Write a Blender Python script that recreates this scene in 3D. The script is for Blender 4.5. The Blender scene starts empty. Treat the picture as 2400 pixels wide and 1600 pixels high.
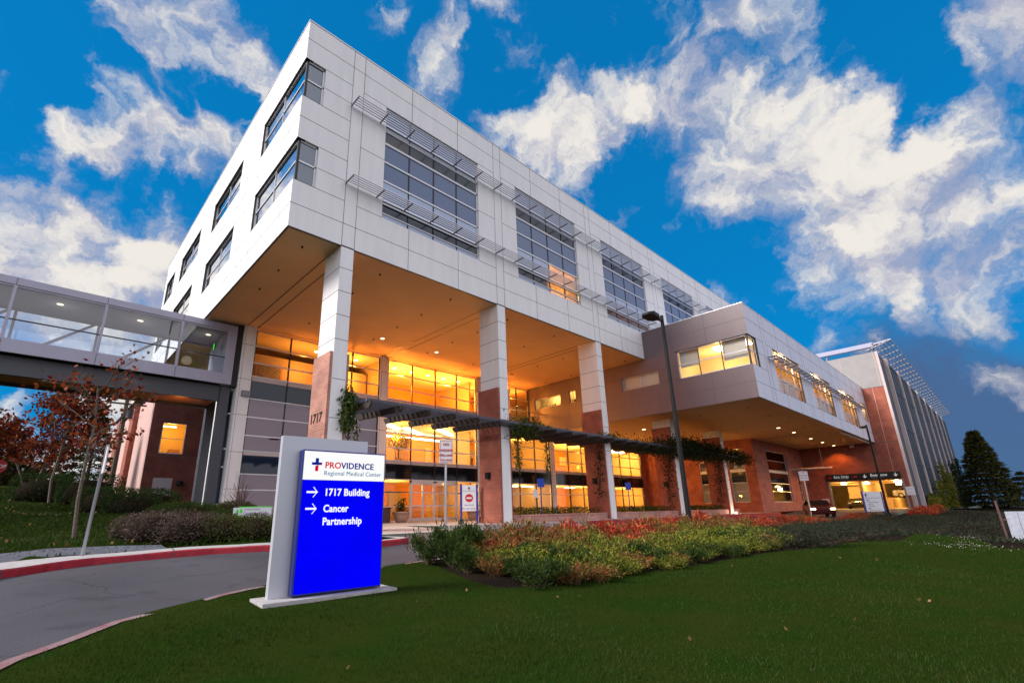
import bpy, math, random
import numpy as np
from mathutils import Vector, Matrix
from mathutils.geometry import delaunay_2d_cdt
random.seed(7); rng = np.random.default_rng(7)
S = bpy.context.scene; COL = S.collection
R = math.radians

# ------------------------------------------------------------------ camera
CAM = np.array((-5.578, -16.982, 0.531)); HD, PT, RL = R(42.81445838), R(16.59251099), R(-1.13054851)
fw = np.array((math.sin(HD) * math.cos(PT), math.cos(HD) * math.cos(PT), math.sin(PT)))
r0 = np.array((math.cos(HD), -math.sin(HD), 0)); u0 = np.cross(r0, fw)
rt = math.cos(RL) * r0 + math.sin(RL) * u0; up = -math.sin(RL) * r0 + math.cos(RL) * u0
cd = bpy.data.cameras.new('camera'); cam = bpy.data.objects.new('camera', cd); COL.objects.link(cam)
cd.sensor_width = 36; cd.sensor_fit = 'HORIZONTAL'; cd.lens = 1119.258 * 36 / 2400
cd.shift_x = 72.4 / 2400; cd.shift_y = 65.95 / 2400; cd.clip_end = 5000; cd.clip_start = .05
m = Matrix.Identity(4)
for i in range(3):
    m[i][0] = rt[i]; m[i][1] = up[i]; m[i][2] = -fw[i]; m[i][3] = CAM[i]
cam.matrix_world = m; S.camera = cam

def sky_dir(u, v):
    q = fw + (u - 1127.6) / 1119.258 * rt - (v - 865.95) / 1119.258 * up
    return q / np.linalg.norm(q)

# ------------------------------------------------------------------ light
S.view_settings.view_transform = 'Standard'; S.view_settings.look = 'None'
S.view_settings.exposure = 0; S.view_settings.gamma = 1
SUN_EL, SUN_AZ = R(36), R(20)          # elevation; turned from -X towards +Y
sd = Vector((-math.cos(SUN_AZ) * math.cos(SUN_EL), math.sin(SUN_AZ) * math.cos(SUN_EL), math.sin(SUN_EL)))
sl = bpy.data.lights.new('sun', 'SUN'); sl.energy = 5.0; sl.angle = R(22); sl.color = (1, .94, .88)
so = bpy.data.objects.new('sun', sl); COL.objects.link(so); so.rotation_euler = sd.to_track_quat('Z', 'Y').to_euler()

W = bpy.data.worlds.new('World'); S.world = W; W.use_nodes = True
nt = W.node_tree; N = nt.nodes; L = nt.links; N.clear()
def nd(t, **k):
    n = N.new(t)
    for a, b in k.items(): setattr(n, a, b)
    return n
def math_(op, a, b=None, clamp=False):
    n = nd('ShaderNodeMath', operation=op); n.use_clamp = clamp
    for i, x in enumerate((a, b)):
        if x is None: continue
        if isinstance(x, (int, float)): n.inputs[i].default_value = x
        else: L.new(x, n.inputs[i])
    return n.outputs[0]
def vmath(op, a, b=None):
    n = nd('ShaderNodeVectorMath', operation=op)
    for i, x in enumerate((a, b)):
        if x is None: continue
        if isinstance(x, (tuple, list, np.ndarray)): n.inputs[i].default_value = tuple(x)
        else: L.new(x, n.inputs[i])
    return n
def smooth(x, a, b, lo=0., hi=1.):
    n = nd('ShaderNodeMapRange', interpolation_type='SMOOTHSTEP'); L.new(x, n.inputs[0])
    for i, q in enumerate((a, b, lo, hi)): n.inputs[i + 1].default_value = q
    return n.outputs[0]
def mixc(f, a, b):
    n = nd('ShaderNodeMix', data_type='RGBA')
    for s, x in ((n.inputs['Factor'], f), (n.inputs['A'], a), (n.inputs['B'], b)):
        if isinstance(x, tuple): s.default_value = x if len(x) == 4 else x + (1,)
        elif isinstance(x, (int, float)): s.default_value = x
        else: L.new(x, s)
    n.inputs[0].default_value = n.inputs[0].default_value
    return n.outputs['Result']
tc = nd('ShaderNodeTexCoord'); D = tc.outputs['Generated']
sky = nd('ShaderNodeTexSky', sky_type='NISHITA'); sky.sun_disc = False
sky.sun_elevation = SUN_EL; sky.sun_rotation = math.atan2(sd.x, sd.y); sky.air_density = 1.3; sky.dust_density = .3; sky.ozone_density = 3
tint = nd('ShaderNodeMix', data_type='RGBA', blend_type='MULTIPLY'); tint.inputs[0].default_value = 1
L.new(sky.outputs[0], tint.inputs['A']); tint.inputs['B'].default_value = (.095, .095, .095, 1)
gam = nd('ShaderNodeGamma'); gam.inputs[1].default_value = .3; L.new(tint.outputs['Result'], gam.inputs[0])
tin2 = nd('ShaderNodeMix', data_type='RGBA', blend_type='MULTIPLY'); tin2.inputs[0].default_value = 1; L.new(gam.outputs[0], tin2.inputs['A']); tin2.inputs['B'].default_value = (.004, .325, .73, 1)
BLUE = tin2.outputs['Result']
def noise(vec, scale, detail, rough=.55, dist=0.):
    n = nd('ShaderNodeTexNoise'); n.inputs['Scale'].default_value = scale; n.inputs['Detail'].default_value = detail
    n.inputs['Roughness'].default_value = rough; n.inputs['Distortion'].default_value = dist
    L.new(vec, n.inputs['Vector']); return n
# where the clouds stand in the sky: (photo pixel, angular radius in pixels, weight)
BL = [(300, 15, 60, .7), (345, 50, 75, .9), (400, 95, 70, .8), (460, 90, 85, .9), (540, 130, 70, .8), (600, 180, 55, .7), (310, 140, 45, .5), (560, 60, 40, .3),
      (100, 335, 50, .75), (180, 330, 65, .8), (250, 290, 60, .7), (330, 255, 75, .9), (420, 270, 80, .95), (500, 300, 75, .95), (530, 370, 60, .8), (330, 345, 60, .65), (430, 400, 60, .6), (500, 410, 60, .7),
      (20, 450, 110, 1.0), (90, 520, 130, 1.1), (220, 590, 150, 1.2), (370, 640, 130, 1.2), (60, 640, 170, 1.2), (240, 700, 170, 1.2), (420, 620, 90, .9), (380, 760, 150, 1.2),
      (170, 905, 60, .8), (290, 940, 90, 1.1), (40, 1010, 80, .9), (100, 1100, 110, 1.1), (270, 1060, 110, 1.0), (60, 920, 40, .5),
      (1015, 105, 42, .75), (975, 170, 40, .65), (1035, 205, 50, .75), (1060, 170, 30, .5), (1170, 335, 60, .85), (1250, 340, 75, 1.0), (1350, 330, 70, .95), (1320, 260, 55, .65), (1420, 265, 50, .6), (1500, 250, 60, .7), (1230, 195, 30, .4), (1310, 195, 34, .5), (1190, 100, 34, .45),
      (1485, 470, 30, .6), (1600, 525, 28, .5), (1130, 5, 34, .6), (880, 60, 30, .35), (105, 65, 22, .4), (5, 120, 40, .6), (1690, 695, 30, .6), (1910, 815, 26, .35),
      (1760, 20, 70, .8), (1700, 50, 45, .6), (1840, 60, 65, .85), (1880, 100, 45, .6), (1710, 140, 32, .55),
      (1560, 290, 70, .7), (1640, 250, 80, .8), (1740, 260, 90, .95), (1860, 260, 100, 1.0), (1600, 400, 60, .7), (1700, 380, 100, .9), (1830, 400, 130, 1.05), (1960, 330, 110, 1.0),
      (1960, 520, 130, 1.1), (2080, 420, 140, 1.1), (1850, 540, 80, .8), (1790, 620, 40, .6), (2080, 600, 110, 1.05), (2190, 520, 140, 1.1), (2200, 330, 130, .95), (2150, 700, 70, .9), (2280, 640, 120, 1.05), (2370, 720, 90, .95), (2330, 470, 130, .95), (2290, 210, 100, .85), (2350, 90, 120, 1.0), (2390, 260, 100, .8), (2270, 150, 60, .6), (1400, 215, 40, .45),
      (2290, 905, 45, .9), (2350, 905, 45, .9), (2230, 895, 30, .5), (-430, 300, 330, 1.2), (-520, -150, 300, 1.0), (-330, 700, 260, 1.1)]
warp = noise(D, 6.5, 6, .62); wv = vmath('SCALE', vmath('SUBTRACT', warp.outputs['Color'], (.5, .5, .5)).outputs[0]); wv.inputs['Scale'].default_value = .20
DW = vmath('NORMALIZE', vmath('ADD', D, wv.outputs[0]).outputs[0]).outputs[0]
acc = None
for (u, v, r, w) in BL:
    d0 = sky_dir(u, v)
    rr = math.hypot(u - 1127.6, v - 865.95) / 1119.258
    ang = r / 1119.258 / (1 + rr * rr) ** .75 * 1.15
    dp = vmath('DOT_PRODUCT', DW, d0).outputs['Value']
    f = smooth(dp, math.cos(ang * 1.8), 1.0, 0, w)
    acc = f if acc is None else math_('MAXIMUM', acc, f)
gap = None          # open blue between the clouds
for (u, v, r) in ((110, 150, 120), (15, 260, 90), (150, 50, 90), (300, 480, 60), (400, 505, 70), (190, 425, 55), (40, 385, 45), (470, 520, 60), (440, 215, 40), (330, 190, 45), (240, 200, 60), (640, 320, 70), (600, 480, 80), (540, 230, 40), (2080, 130, 80), (1980, 90, 80), (1950, 190, 50), (2130, 230, 50), (1500, 380, 70)):
    d0 = sky_dir(u, v); rr = math.hypot(u - 1127.6, v - 865.95) / 1119.258; ang = r / 1119.258 / (1 + rr * rr) ** .75
    f = smooth(vmath('DOT_PRODUCT', DW, d0).outputs['Value'], math.cos(ang * 1.7), 1.0, 0, .6); gap = f if gap is None else math_('MAXIMUM', gap, f)
acc = math_('SUBTRACT', acc, gap)
n1 = noise(DW, 5.5, 12, .60).outputs[0]
n2 = noise(DW, 17, 8, .62).outputs[0]
nz = math_('ADD', math_('MULTIPLY', n1, .65), math_('MULTIPLY', n2, .35))
dens = math_('ADD', math_('MULTIPLY', acc, .78), math_('MULTIPLY', math_('SUBTRACT', nz, .5), 3.1))
cl_front = math_('MULTIPLY', smooth(dens, .18, .98), .97)
sep = nd('ShaderNodeSeparateXYZ'); L.new(D, sep.inputs[0])
# unseen sky behind the camera: closed pale cloud, brightened to light the front
nb = noise(D, 2.2, 6).outputs[0]
back = smooth(math_('ADD', math_('MAXIMUM', math_('MULTIPLY', sep.outputs[1], -1.15), math_('MULTIPLY', sep.outputs[0], -.9)), math_('MULTIPLY', nb, .5)), .52, .95)
alpha = math_('MAXIMUM', cl_front, math_('MULTIPLY', back, .93))
lit = noise(vmath('ADD', DW, (-.035, .0, .05)).outputs[0], 5.5, 12, .60).outputs[0]      # the same field a step towards the sun
shade = smooth(math_('ADD', math_('MULTIPLY', math_('SUBTRACT', n1, lit), 2.2), math_('MULTIPLY', dens, .40)), -.06, .58)
ccol = mixc(shade, (.40, .42, .56), (.90, .85, .78))
ccol = mixc(back, ccol, (1.32, 1.27, 1.35))
# low bank of blue grey cloud on the right horizon
bank_d = vmath('DOT_PRODUCT', D, sky_dir(2330, 1040)).outputs['Value']
bank = math_('MULTIPLY', smooth(math_('ADD', bank_d, math_('MULTIPLY', math_('SUBTRACT', n1, .5), .05)), .972, .995), .8)
skyc = nd('ShaderNodeBackground'); L.new(BLUE, skyc.inputs[0]); skyc.inputs[1].default_value = 1.0
bankc = nd('ShaderNodeBackground'); bankc.inputs[0].default_value = (.085, .11, .22, 1)
cloudc = nd('ShaderNodeBackground'); L.new(ccol, cloudc.inputs[0]); cloudc.inputs[1].default_value = 1.0
def mixs(f, a, b):
    n = nd('ShaderNodeMixShader'); L.new(f, n.inputs[0]); L.new(a, n.inputs[1]); L.new(b, n.inputs[2]); return n.outputs[0]
out = nd('ShaderNodeOutputWorld')
L.new(mixs(alpha, mixs(bank, skyc.outputs[0], bankc.outputs[0]), cloudc.outputs[0]), out.inputs[0])
W.cycles.sampling_method = 'MANUAL'; W.cycles.sample_map_resolution = 512
S.cycles.use_denoising = True; S.cycles.max_bounces = 8; S.cycles.transparent_max_bounces = 16
S.cycles.sample_clamp_indirect = 6; S.cycles.caustics_reflective = False; S.cycles.caustics_refractive = False

# ------------------------------------------------------------------ materials
def mat(name, col, rough=.6, metal=0., noise_amt=0., nscale=4., bump=0., bscale=40., spec=.5, emit=None, estr=0., two=None):
    m = bpy.data.materials.new(name); m.use_nodes = True
    t = m.node_tree; b = t.nodes['Principled BSDF']
    b.inputs['Base Color'].default_value = tuple(col) + (1,); b.inputs['Roughness'].default_value = rough
    b.inputs['Metallic'].default_value = metal; b.inputs['Specular IOR Level'].default_value = spec
    if emit: b.inputs['Emission Color'].default_value = tuple(emit) + (1,); b.inputs['Emission Strength'].default_value = estr
    if noise_amt or two or bump:
        tcn = t.nodes.new('ShaderNodeTexCoord')
    if noise_amt or two:
        n = t.nodes.new('ShaderNodeTexNoise'); n.inputs['Scale'].default_value = nscale; n.inputs['Detail'].default_value = 7
        t.links.new(tcn.outputs['Object'], n.inputs['Vector'])
        r = t.nodes.new('ShaderNodeValToRGB'); t.links.new(n.outputs[0], r.inputs[0])
        c1 = two or tuple(max(0, c * (1 - noise_amt)) for c in col); c2 = col if two else tuple(min(1, c * (1 + noise_amt)) for c in col)
        r.color_ramp.elements[0].position = .32; r.color_ramp.elements[1].position = .68
        r.color_ramp.elements[0].color = tuple(c1) + (1,); r.color_ramp.elements[1].color = tuple(c2) + (1,)
        t.links.new(r.outputs[0], b.inputs['Base Color'])
    if bump:
        n = t.nodes.new('ShaderNodeTexNoise'); n.inputs['Scale'].default_value = bscale; n.inputs['Detail'].default_value = 5
        t.links.new(tcn.outputs['Object'], n.inputs['Vector'])
        bp = t.nodes.new('ShaderNodeBump'); bp.inputs['Strength'].default_value = bump; bp.inputs['Distance'].default_value = .03
        t.links.new(n.outputs[0], bp.inputs['Height']); t.links.new(bp.outputs[0], b.inputs['Normal'])
    return m
def brick_mat(name, c1, c2, mortar, axis):
    m = bpy.data.materials.new(name); m.use_nodes = True; t = m.node_tree; b = t.nodes['Principled BSDF']
    b.inputs['Roughness'].default_value = .85
    g = t.nodes.new('ShaderNodeTexCoord'); s = t.nodes.new('ShaderNodeSeparateXYZ'); c = t.nodes.new('ShaderNodeCombineXYZ')
    t.links.new(g.outputs['Object'], s.inputs[0])
    ad = t.nodes.new('ShaderNodeMath'); ad.operation = 'ADD'; t.links.new(s.outputs[0], ad.inputs[0]); t.links.new(s.outputs[1], ad.inputs[1])
    t.links.new(ad.outputs[0], c.inputs[0]); t.links.new(s.outputs[2], c.inputs[1])
    k = t.nodes.new('ShaderNodeTexBrick'); t.links.new(c.outputs[0], k.inputs['Vector'])
    k.inputs['Color1'].default_value = c1 + (1,); k.inputs['Color2'].default_value = c2 + (1,); k.inputs['Mortar'].default_value = mortar + (1,)
    k.inputs['Scale'].default_value = 1; k.inputs['Brick Width'].default_value = .3; k.inputs['Row Height'].default_value = .1
    k.inputs['Mortar Size'].default_value = .012; k.inputs['Bias'].default_value = 0
    n = t.nodes.new('ShaderNodeTexNoise'); n.inputs['Scale'].default_value = 1.3; n.inputs['Detail'].default_value = 6; t.links.new(g.outputs['Object'], n.inputs['Vector'])
    mr = t.nodes.new('ShaderNodeMapRange'); mr.inputs[1].default_value = .3; mr.inputs[2].default_value = .7; mr.inputs[3].default_value = .72; mr.inputs[4].default_value = 1.2
    t.links.new(n.outputs[0], mr.inputs[0])
    mx = t.nodes.new('ShaderNodeMix'); mx.data_type = 'RGBA'; mx.blend_type = 'MULTIPLY'; mx.inputs[0].default_value = 1
    t.links.new(k.outputs[0], mx.inputs['A']); t.links.new(mr.outputs[0], mx.inputs['B']); t.links.new(mx.outputs['Result'], b.inputs['Base Color'])
    bp = t.nodes.new('ShaderNodeBump'); bp.inputs['Strength'].default_value = .4; bp.inputs['Distance'].default_value = .01
    t.links.new(k.outputs['Fac'], bp.inputs['Height']); bp.invert = True; t.links.new(bp.outputs[0], b.inputs['Normal'])
    return m
def panel_mat(name, col, rough, streak=.06, spec=.5, metal=0.):
    m = bpy.data.materials.new(name); m.use_nodes = True; t = m.node_tree; b = t.nodes['Principled BSDF']
    b.inputs['Roughness'].default_value = rough; b.inputs['Specular IOR Level'].default_value = spec; b.inputs['Metallic'].default_value = metal
    g = t.nodes.new('ShaderNodeTexCoord'); mp = t.nodes.new('ShaderNodeMapping'); mp.inputs['Scale'].default_value = (1.6, 1.6, .22)
    t.links.new(g.outputs['Object'], mp.inputs[0])
    n = t.nodes.new('ShaderNodeTexNoise'); n.inputs['Scale'].default_value = 1.4; n.inputs['Detail'].default_value = 8; n.inputs['Roughness'].default_value = .6
    t.links.new(mp.outputs[0], n.inputs['Vector'])
    r = t.nodes.new('ShaderNodeValToRGB'); r.color_ramp.elements[0].position = .3; r.color_ramp.elements[1].position = .7
    r.color_ramp.elements[0].color = tuple(c * (1 - streak) for c in col) + (1,); r.color_ramp.elements[1].color = tuple(c * (1 + streak * .5) for c in col) + (1,)
    t.links.new(n.outputs[0], r.inputs[0]); t.links.new(r.outputs[0], b.inputs['Base Color'])
    return m
def glass_mat(name, tint, ior=1.6, base=.05, rough=.0, gcol=(1, 1, 1)):
    m = bpy.data.materials.new(name); m.use_nodes = True; t = m.node_tree; t.nodes.clear()
    o = t.nodes.new('ShaderNodeOutputMaterial'); a = t.nodes.new('ShaderNodeBsdfTransparent'); a.inputs[0].default_value = tint + (1,)
    g = t.nodes.new('ShaderNodeBsdfGlossy'); g.inputs['Roughness'].default_value = rough; g.inputs[0].default_value = gcol + (1,)
    f = t.nodes.new('ShaderNodeFresnel'); f.inputs[0].default_value = ior
    ad = t.nodes.new('ShaderNodeMath'); ad.operation = 'ADD'; ad.use_clamp = True; ad.inputs[1].default_value = base; t.links.new(f.outputs[0], ad.inputs[0])
    x = t.nodes.new('ShaderNodeMixShader'); t.links.new(ad.outputs[0], x.inputs[0]); t.links.new(a.outputs[0], x.inputs[1]); t.links.new(g.outputs[0], x.inputs[2])
    t.links.new(x.outputs[0], o.inputs[0]); return m
def leaf_mat(name, cols, rough=.5, trans=.25):
    m = bpy.data.materials.new(name); m.use_nodes = True; t = m.node_tree; b = t.nodes['Principled BSDF']; o = t.nodes['Material Output']
    g = t.nodes.new('ShaderNodeNewGeometry'); r = t.nodes.new('ShaderNodeValToRGB'); cr = r.color_ramp
    while len(cr.elements) < len(cols): cr.elements.new(.5)
    for i, c in enumerate(cols): cr.elements[i].position = i / max(1, len(cols) - 1); cr.elements[i].color = tuple(c) + (1,)
    t.links.new(g.outputs['Random Per Island'], r.inputs[0]); t.links.new(r.outputs[0], b.inputs['Base Color'])
    b.inputs['Roughness'].default_value = rough; b.inputs['Specular IOR Level'].default_value = .04
    tr = t.nodes.new('ShaderNodeBsdfTranslucent'); t.links.new(r.outputs[0], tr.inputs[0])
    x = t.nodes.new('ShaderNodeMixShader'); x.inputs[0].default_value = trans
    t.links.new(b.outputs[0], x.inputs[1]); t.links.new(tr.outputs[0], x.inputs[2]); t.links.new(x.outputs[0], o.inputs[0])
    return m
def emis(name, col, s): return mat(name, (0, 0, 0), emit=col, estr=s, spec=.02)

M = dict(
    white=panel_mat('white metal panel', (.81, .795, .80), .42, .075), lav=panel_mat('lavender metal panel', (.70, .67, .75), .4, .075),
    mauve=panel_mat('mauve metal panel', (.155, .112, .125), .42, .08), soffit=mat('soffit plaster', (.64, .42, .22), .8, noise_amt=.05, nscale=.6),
    joint=mat('dark joint', (.09, .08, .085), .8), lip=mat('dark bronze trim', (.05, .04, .035), .5),
    brick=brick_mat('brick pier', (.36, .14, .10), (.46, .20, .15), (.42, .27, .22), 0),
    brickr=brick_mat('red brick wall', (.30, .075, .045), (.36, .10, .06), (.30, .12, .09), 0),
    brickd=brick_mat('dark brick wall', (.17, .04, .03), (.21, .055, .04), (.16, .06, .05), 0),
    bpink=brick_mat('pink brick planter', (.48, .22, .17), (.55, .27, .22), (.5, .3, .26), 0),
    frame=mat('silver mullion', (.62, .62, .66), .35, .3), dframe=mat('dark mullion', (.012, .012, .014), .45, .1),
    glassw=glass_mat('office glass', (.30, .36, .42), 1.7, .09, 0, (.78, .88, 1)), glassm=glass_mat('bright mirror glass', (.6, .62, .64), 1.8, .5), glassl=glass_mat('lobby glass', (.95, .95, .92), 1.3, .008),
    glassr=glass_mat('reflective glass', (.6, .55, .6), 1.7, .05, 0, (.9, .74, .82)), glassb=glass_mat('bridge glass', (.90, .94, .96), 1.5, .06),
    spanb=mat('blue grey spandrel glass', (.115, .165, .29), .14, 0, spec=.4), spansky=mat('pale blue painted reflection', (.40, .48, .66), .15, 0, spec=.4), spand=mat('black spandrel glass', (.008, .009, .012), .06, spec=.35),
    spann=mat('navy spandrel glass', (.01, .02, .045), .05, spec=.45),
    band=mat('sill band panel', (.55, .47, .47), .45), alu=mat('aluminium louvre', (.63, .63, .66), .35, .6), alud=mat('dark aluminium bracket', (.18, .18, .2), .4, .5),
    orange=mat('orange painted wall', (.64, .27, .05), .8, noise_amt=.06, nscale=.8), cream=mat('cream ceiling', (.75, .66, .5), .9), olive=mat('tan painted wall', (.42, .34, .2), .8),
    tan=mat('tan floor', (.42, .3, .18), .35), dark=mat('dark interior', (.03, .028, .026), .9), wood=mat('warm wood', (.38, .16, .06), .5, two=(.24, .09, .03), nscale=9),
    blind=mat('pale window blind', (.6, .57, .53), .9), blindw=leaf_mat('white window blind', [(.85, .85, .85), (.8, .8, .82)], .9, .55), glassx=glass_mat('clear window glass', (.97, .97, .97), 1.12, .0), curtain=mat('yellow curtain', (.6, .4, .12), .9, noise_amt=.25, nscale=7),
    timber=mat('weathered timber', (.045, .028, .022), .8, two=(.02, .013, .011), nscale=14, bump=.3), timberg=mat('grey timber slat', (.12, .12, .15), .75, two=(.06, .06, .08), nscale=16, bump=.3),
    conc=mat('kerb concrete', (.40, .375, .37), .85, noise_amt=.12, nscale=6, bump=.25), pave=mat('pavement concrete', (.42, .37, .35), .8, noise_amt=.1, nscale=2.5, bump=.15),
    worn=mat('kerb with worn red paint', (.26, .225, .22), .85, two=(.22, .05, .06), nscale=2.3, bump=.3), redpaint=mat('worn red kerb paint', (.42, .012, .03), .6, two=(.27, .012, .022), nscale=9, bump=.2), asphalt=mat('asphalt', (.105, .10, .115), .85, noise_amt=.22, nscale=90, bump=.6, bscale=160),
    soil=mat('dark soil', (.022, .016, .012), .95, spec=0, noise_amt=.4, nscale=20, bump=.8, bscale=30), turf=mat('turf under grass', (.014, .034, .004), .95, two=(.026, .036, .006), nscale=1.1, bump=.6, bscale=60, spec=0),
    gravel=mat('blue grey gravel', (.17, .18, .22), .9, two=(.08, .085, .105), nscale=60, bump=1, bscale=70), grassbase=mat('far ground', (.03, .04, .015), .95, noise_amt=.3, nscale=.3),
    black=mat('black painted metal', (.008, .008, .010), .5, 0, spec=.2), steel=mat('galvanised steel', (.42, .44, .48), .4, .8), dsteel=mat('dark grey steel', (.06, .065, .08), .5, .2),
    navy=mat('navy painted metal', (.012, .02, .16), .35), navyp=mat('blue sign post', (.01, .02, .25), .4), signw=mat('white sign face', (.72, .71, .74), .4), redt=mat('red sign print', (.5, .012, .02), .5),
    bluet=mat('dark blue print', (.01, .015, .2), .5), greyp=mat('silver grey slab', (.50, .51, .57), .4, .25), greenp=mat('green sign trim', (.05, .5, .03), .5), greyt=mat('grey lettering', (.18, .17, .2), .6),
    blacksign=mat('black sign face', (.006, .008, .007), .4), numer=mat('dark bronze numerals', (.03, .024, .022), .4),
    signblue=emis('backlit blue face', (.0, .0, 1), 1.0), signwhite=emis('backlit white face', (1, 1, 1), .98), litred=emis('backlit red print', (.75, .0, .015), .9), litblue=emis('backlit navy print', (.0, .015, .28), .9), litteal=emis('backlit teal print', (.015, .17, .36), .9), litwhite=emis('backlit white print', (1, 1, 1), 1.0),
    lamp=emis('warm lamp disc', (1, .78, .45), 9), lampw=emis('fluorescent tube', (1, .86, .6), 7), lampc=emis('bridge ceiling lamp', (1, .85, .62), 1.6), green=emis('green exit sign', (.03, 1, .06), 1.0), head=emis('headlight', (1, .72, .35), 14),
    ltext=emis('backlit sign letters', (.8, .8, .78), .7), ltextd=emis('dim sign letters', (.5, .5, .5), .25), lred=emis('dim red symbol', (.45, .01, .015), .8),
    stucco=mat('pink stucco', (.60, .38, .34), .85, noise_amt=.08, nscale=1.5), door=mat('grey door', (.42, .37, .4), .5), bwhite=mat('white trim panel', (.78, .77, .74), .6), greyc=mat('grey concrete cap', (.31, .29, .285), .75, noise_amt=.06, nscale=1.2),
    bridge=panel_mat('lilac grey bridge panel', (.36, .355, .47), .4), bceil=mat('bridge ceiling', (.40, .42, .52), .8), bfloor=mat('bridge floor', (.25, .24, .24), .6),
    pot=mat('terracotta pot', (.55, .36, .28), .7, noise_amt=.08, nscale=5), bark=mat('grey brown bark', (.10, .075, .06), .9, noise_amt=.3, nscale=14, bump=.5), stem=mat('plant stems', (.09, .05, .035), .9),
    mesh=mat('grey metal mesh', (.055, .07, .09), .55, .2, two=(.02, .028, .038), nscale=3), fin=mat('pale concrete fin', (.58, .47, .46), .75, noise_amt=.07, nscale=1.5), garc=mat('garage concrete', (.5, .38, .24), .8, noise_amt=.1, nscale=.9),
    carb=mat('dark car paint', (.02, .018, .02), .25, .3, spec=.7), carr=mat('maroon car paint', (.10, .02, .018), .25, .3, spec=.7), carw=mat('silver car paint', (.5, .5, .52), .3, .5), tyre=mat('tyre rubber', (.015, .015, .015), .8), cglass=mat('car glass', (.01, .012, .015), .05, spec=.9), rim=mat('wheel rim', (.4, .4, .42), .35, .8),
    fence=mat('pale fence board', (.42, .44, .52), .6, noise_amt=.15, nscale=6), fpost=mat('brown post', (.10, .05, .05), .8), greenbox=mat('dark green utility box', (.012, .05, .045), .5), stopred=mat('stop sign red', (.5, .02, .03), .5), art=mat('painting', (.3, .26, .2), .7, two=(.05, .05, .04), nscale=9), artw=mat('pale print', (.75, .66, .45), .7, two=(.5, .4, .2), nscale=6), gold=mat('wood picture frame', (.42, .2, .06), .5), bluesg=mat('blue parking sign', (.01, .05, .45), .5),
)
def asphalt_mat():
    m = bpy.data.materials.new('patched asphalt'); m.use_nodes = True; t = m.node_tree; b = t.nodes['Principled BSDF']; b.inputs['Roughness'].default_value = .8; b.inputs['Specular IOR Level'].default_value = .3
    g = t.nodes.new('ShaderNodeTexCoord'); O = g.outputs['Object']
    def ns(sc, det, lo, hi, a, c):
        n = t.nodes.new('ShaderNodeTexNoise'); n.inputs['Scale'].default_value = sc; n.inputs['Detail'].default_value = det; t.links.new(O, n.inputs['Vector'])
        r = t.nodes.new('ShaderNodeMapRange'); r.inputs[1].default_value = lo; r.inputs[2].default_value = hi; r.inputs[3].default_value = a; r.inputs[4].default_value = c; t.links.new(n.outputs[0], r.inputs[0]); return n, r.outputs[0]
    def mul(a, c):
        n = t.nodes.new('ShaderNodeMath'); n.operation = 'MULTIPLY'; t.links.new(a, n.inputs[0]); t.links.new(c, n.inputs[1]); return n.outputs[0]
    n1, f1 = ns(110, 3, .3, .7, .55, 1.5); _, f2 = ns(.45, 6, .35, .65, .82, 1.08); _, f3 = ns(1.7, 4, .60, .68, 1.0, .75)
    wn = t.nodes.new('ShaderNodeTexNoise'); wn.inputs['Scale'].default_value = 1.5; wn.inputs['Detail'].default_value = 5; t.links.new(O, wn.inputs['Vector'])
    mx = t.nodes.new('ShaderNodeMix'); mx.data_type = 'VECTOR'; mx.inputs[0].default_value = .35; t.links.new(O, mx.inputs[4]); t.links.new(wn.outputs['Color'], mx.inputs[5])
    v = t.nodes.new('ShaderNodeTexVoronoi'); v.feature = 'DISTANCE_TO_EDGE'; v.inputs['Scale'].default_value = .42; t.links.new(mx.outputs[1], v.inputs['Vector'])
    cr = t.nodes.new('ShaderNodeMapRange'); cr.inputs[1].default_value = .0; cr.inputs[2].default_value = .006; cr.inputs[3].default_value = .45; cr.inputs[4].default_value = 1; t.links.new(v.outputs['Distance'], cr.inputs[0])
    val = mul(mul(f1, f2), mul(f3, cr.outputs[0])); c = t.nodes.new('ShaderNodeMix'); c.data_type = 'RGBA'; c.blend_type = 'MULTIPLY'; c.inputs[0].default_value = 1; c.inputs['A'].default_value = (.072, .070, .082, 1)
    t.links.new(val, c.inputs['B']); t.links.new(c.outputs['Result'], b.inputs['Base Color'])
    bp = t.nodes.new('ShaderNodeBump'); bp.inputs['Strength'].default_value = .6; bp.inputs['Distance'].default_value = .02; t.links.new(n1.outputs[0], bp.inputs['Height']); t.links.new(bp.outputs[0], b.inputs['Normal']); return m
M['asphalt'] = asphalt_mat()
def uneven(m, sc, lo):
    t = m.node_tree; b = t.nodes['Principled BSDF']; g = t.nodes.new('ShaderNodeTexCoord'); n = t.nodes.new('ShaderNodeTexNoise'); n.inputs['Scale'].default_value = sc; t.links.new(g.outputs['Object'], n.inputs['Vector'])
    r = t.nodes.new('ShaderNodeMapRange'); r.inputs[1].default_value = .3; r.inputs[2].default_value = .7; e = b.inputs['Emission Strength'].default_value; r.inputs[3].default_value = e * lo; r.inputs[4].default_value = e * 1.04
    t.links.new(n.outputs[0], r.inputs[0]); t.links.new(r.outputs[0], b.inputs['Emission Strength'])
uneven(M['signblue'], 1.1, .86)
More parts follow.
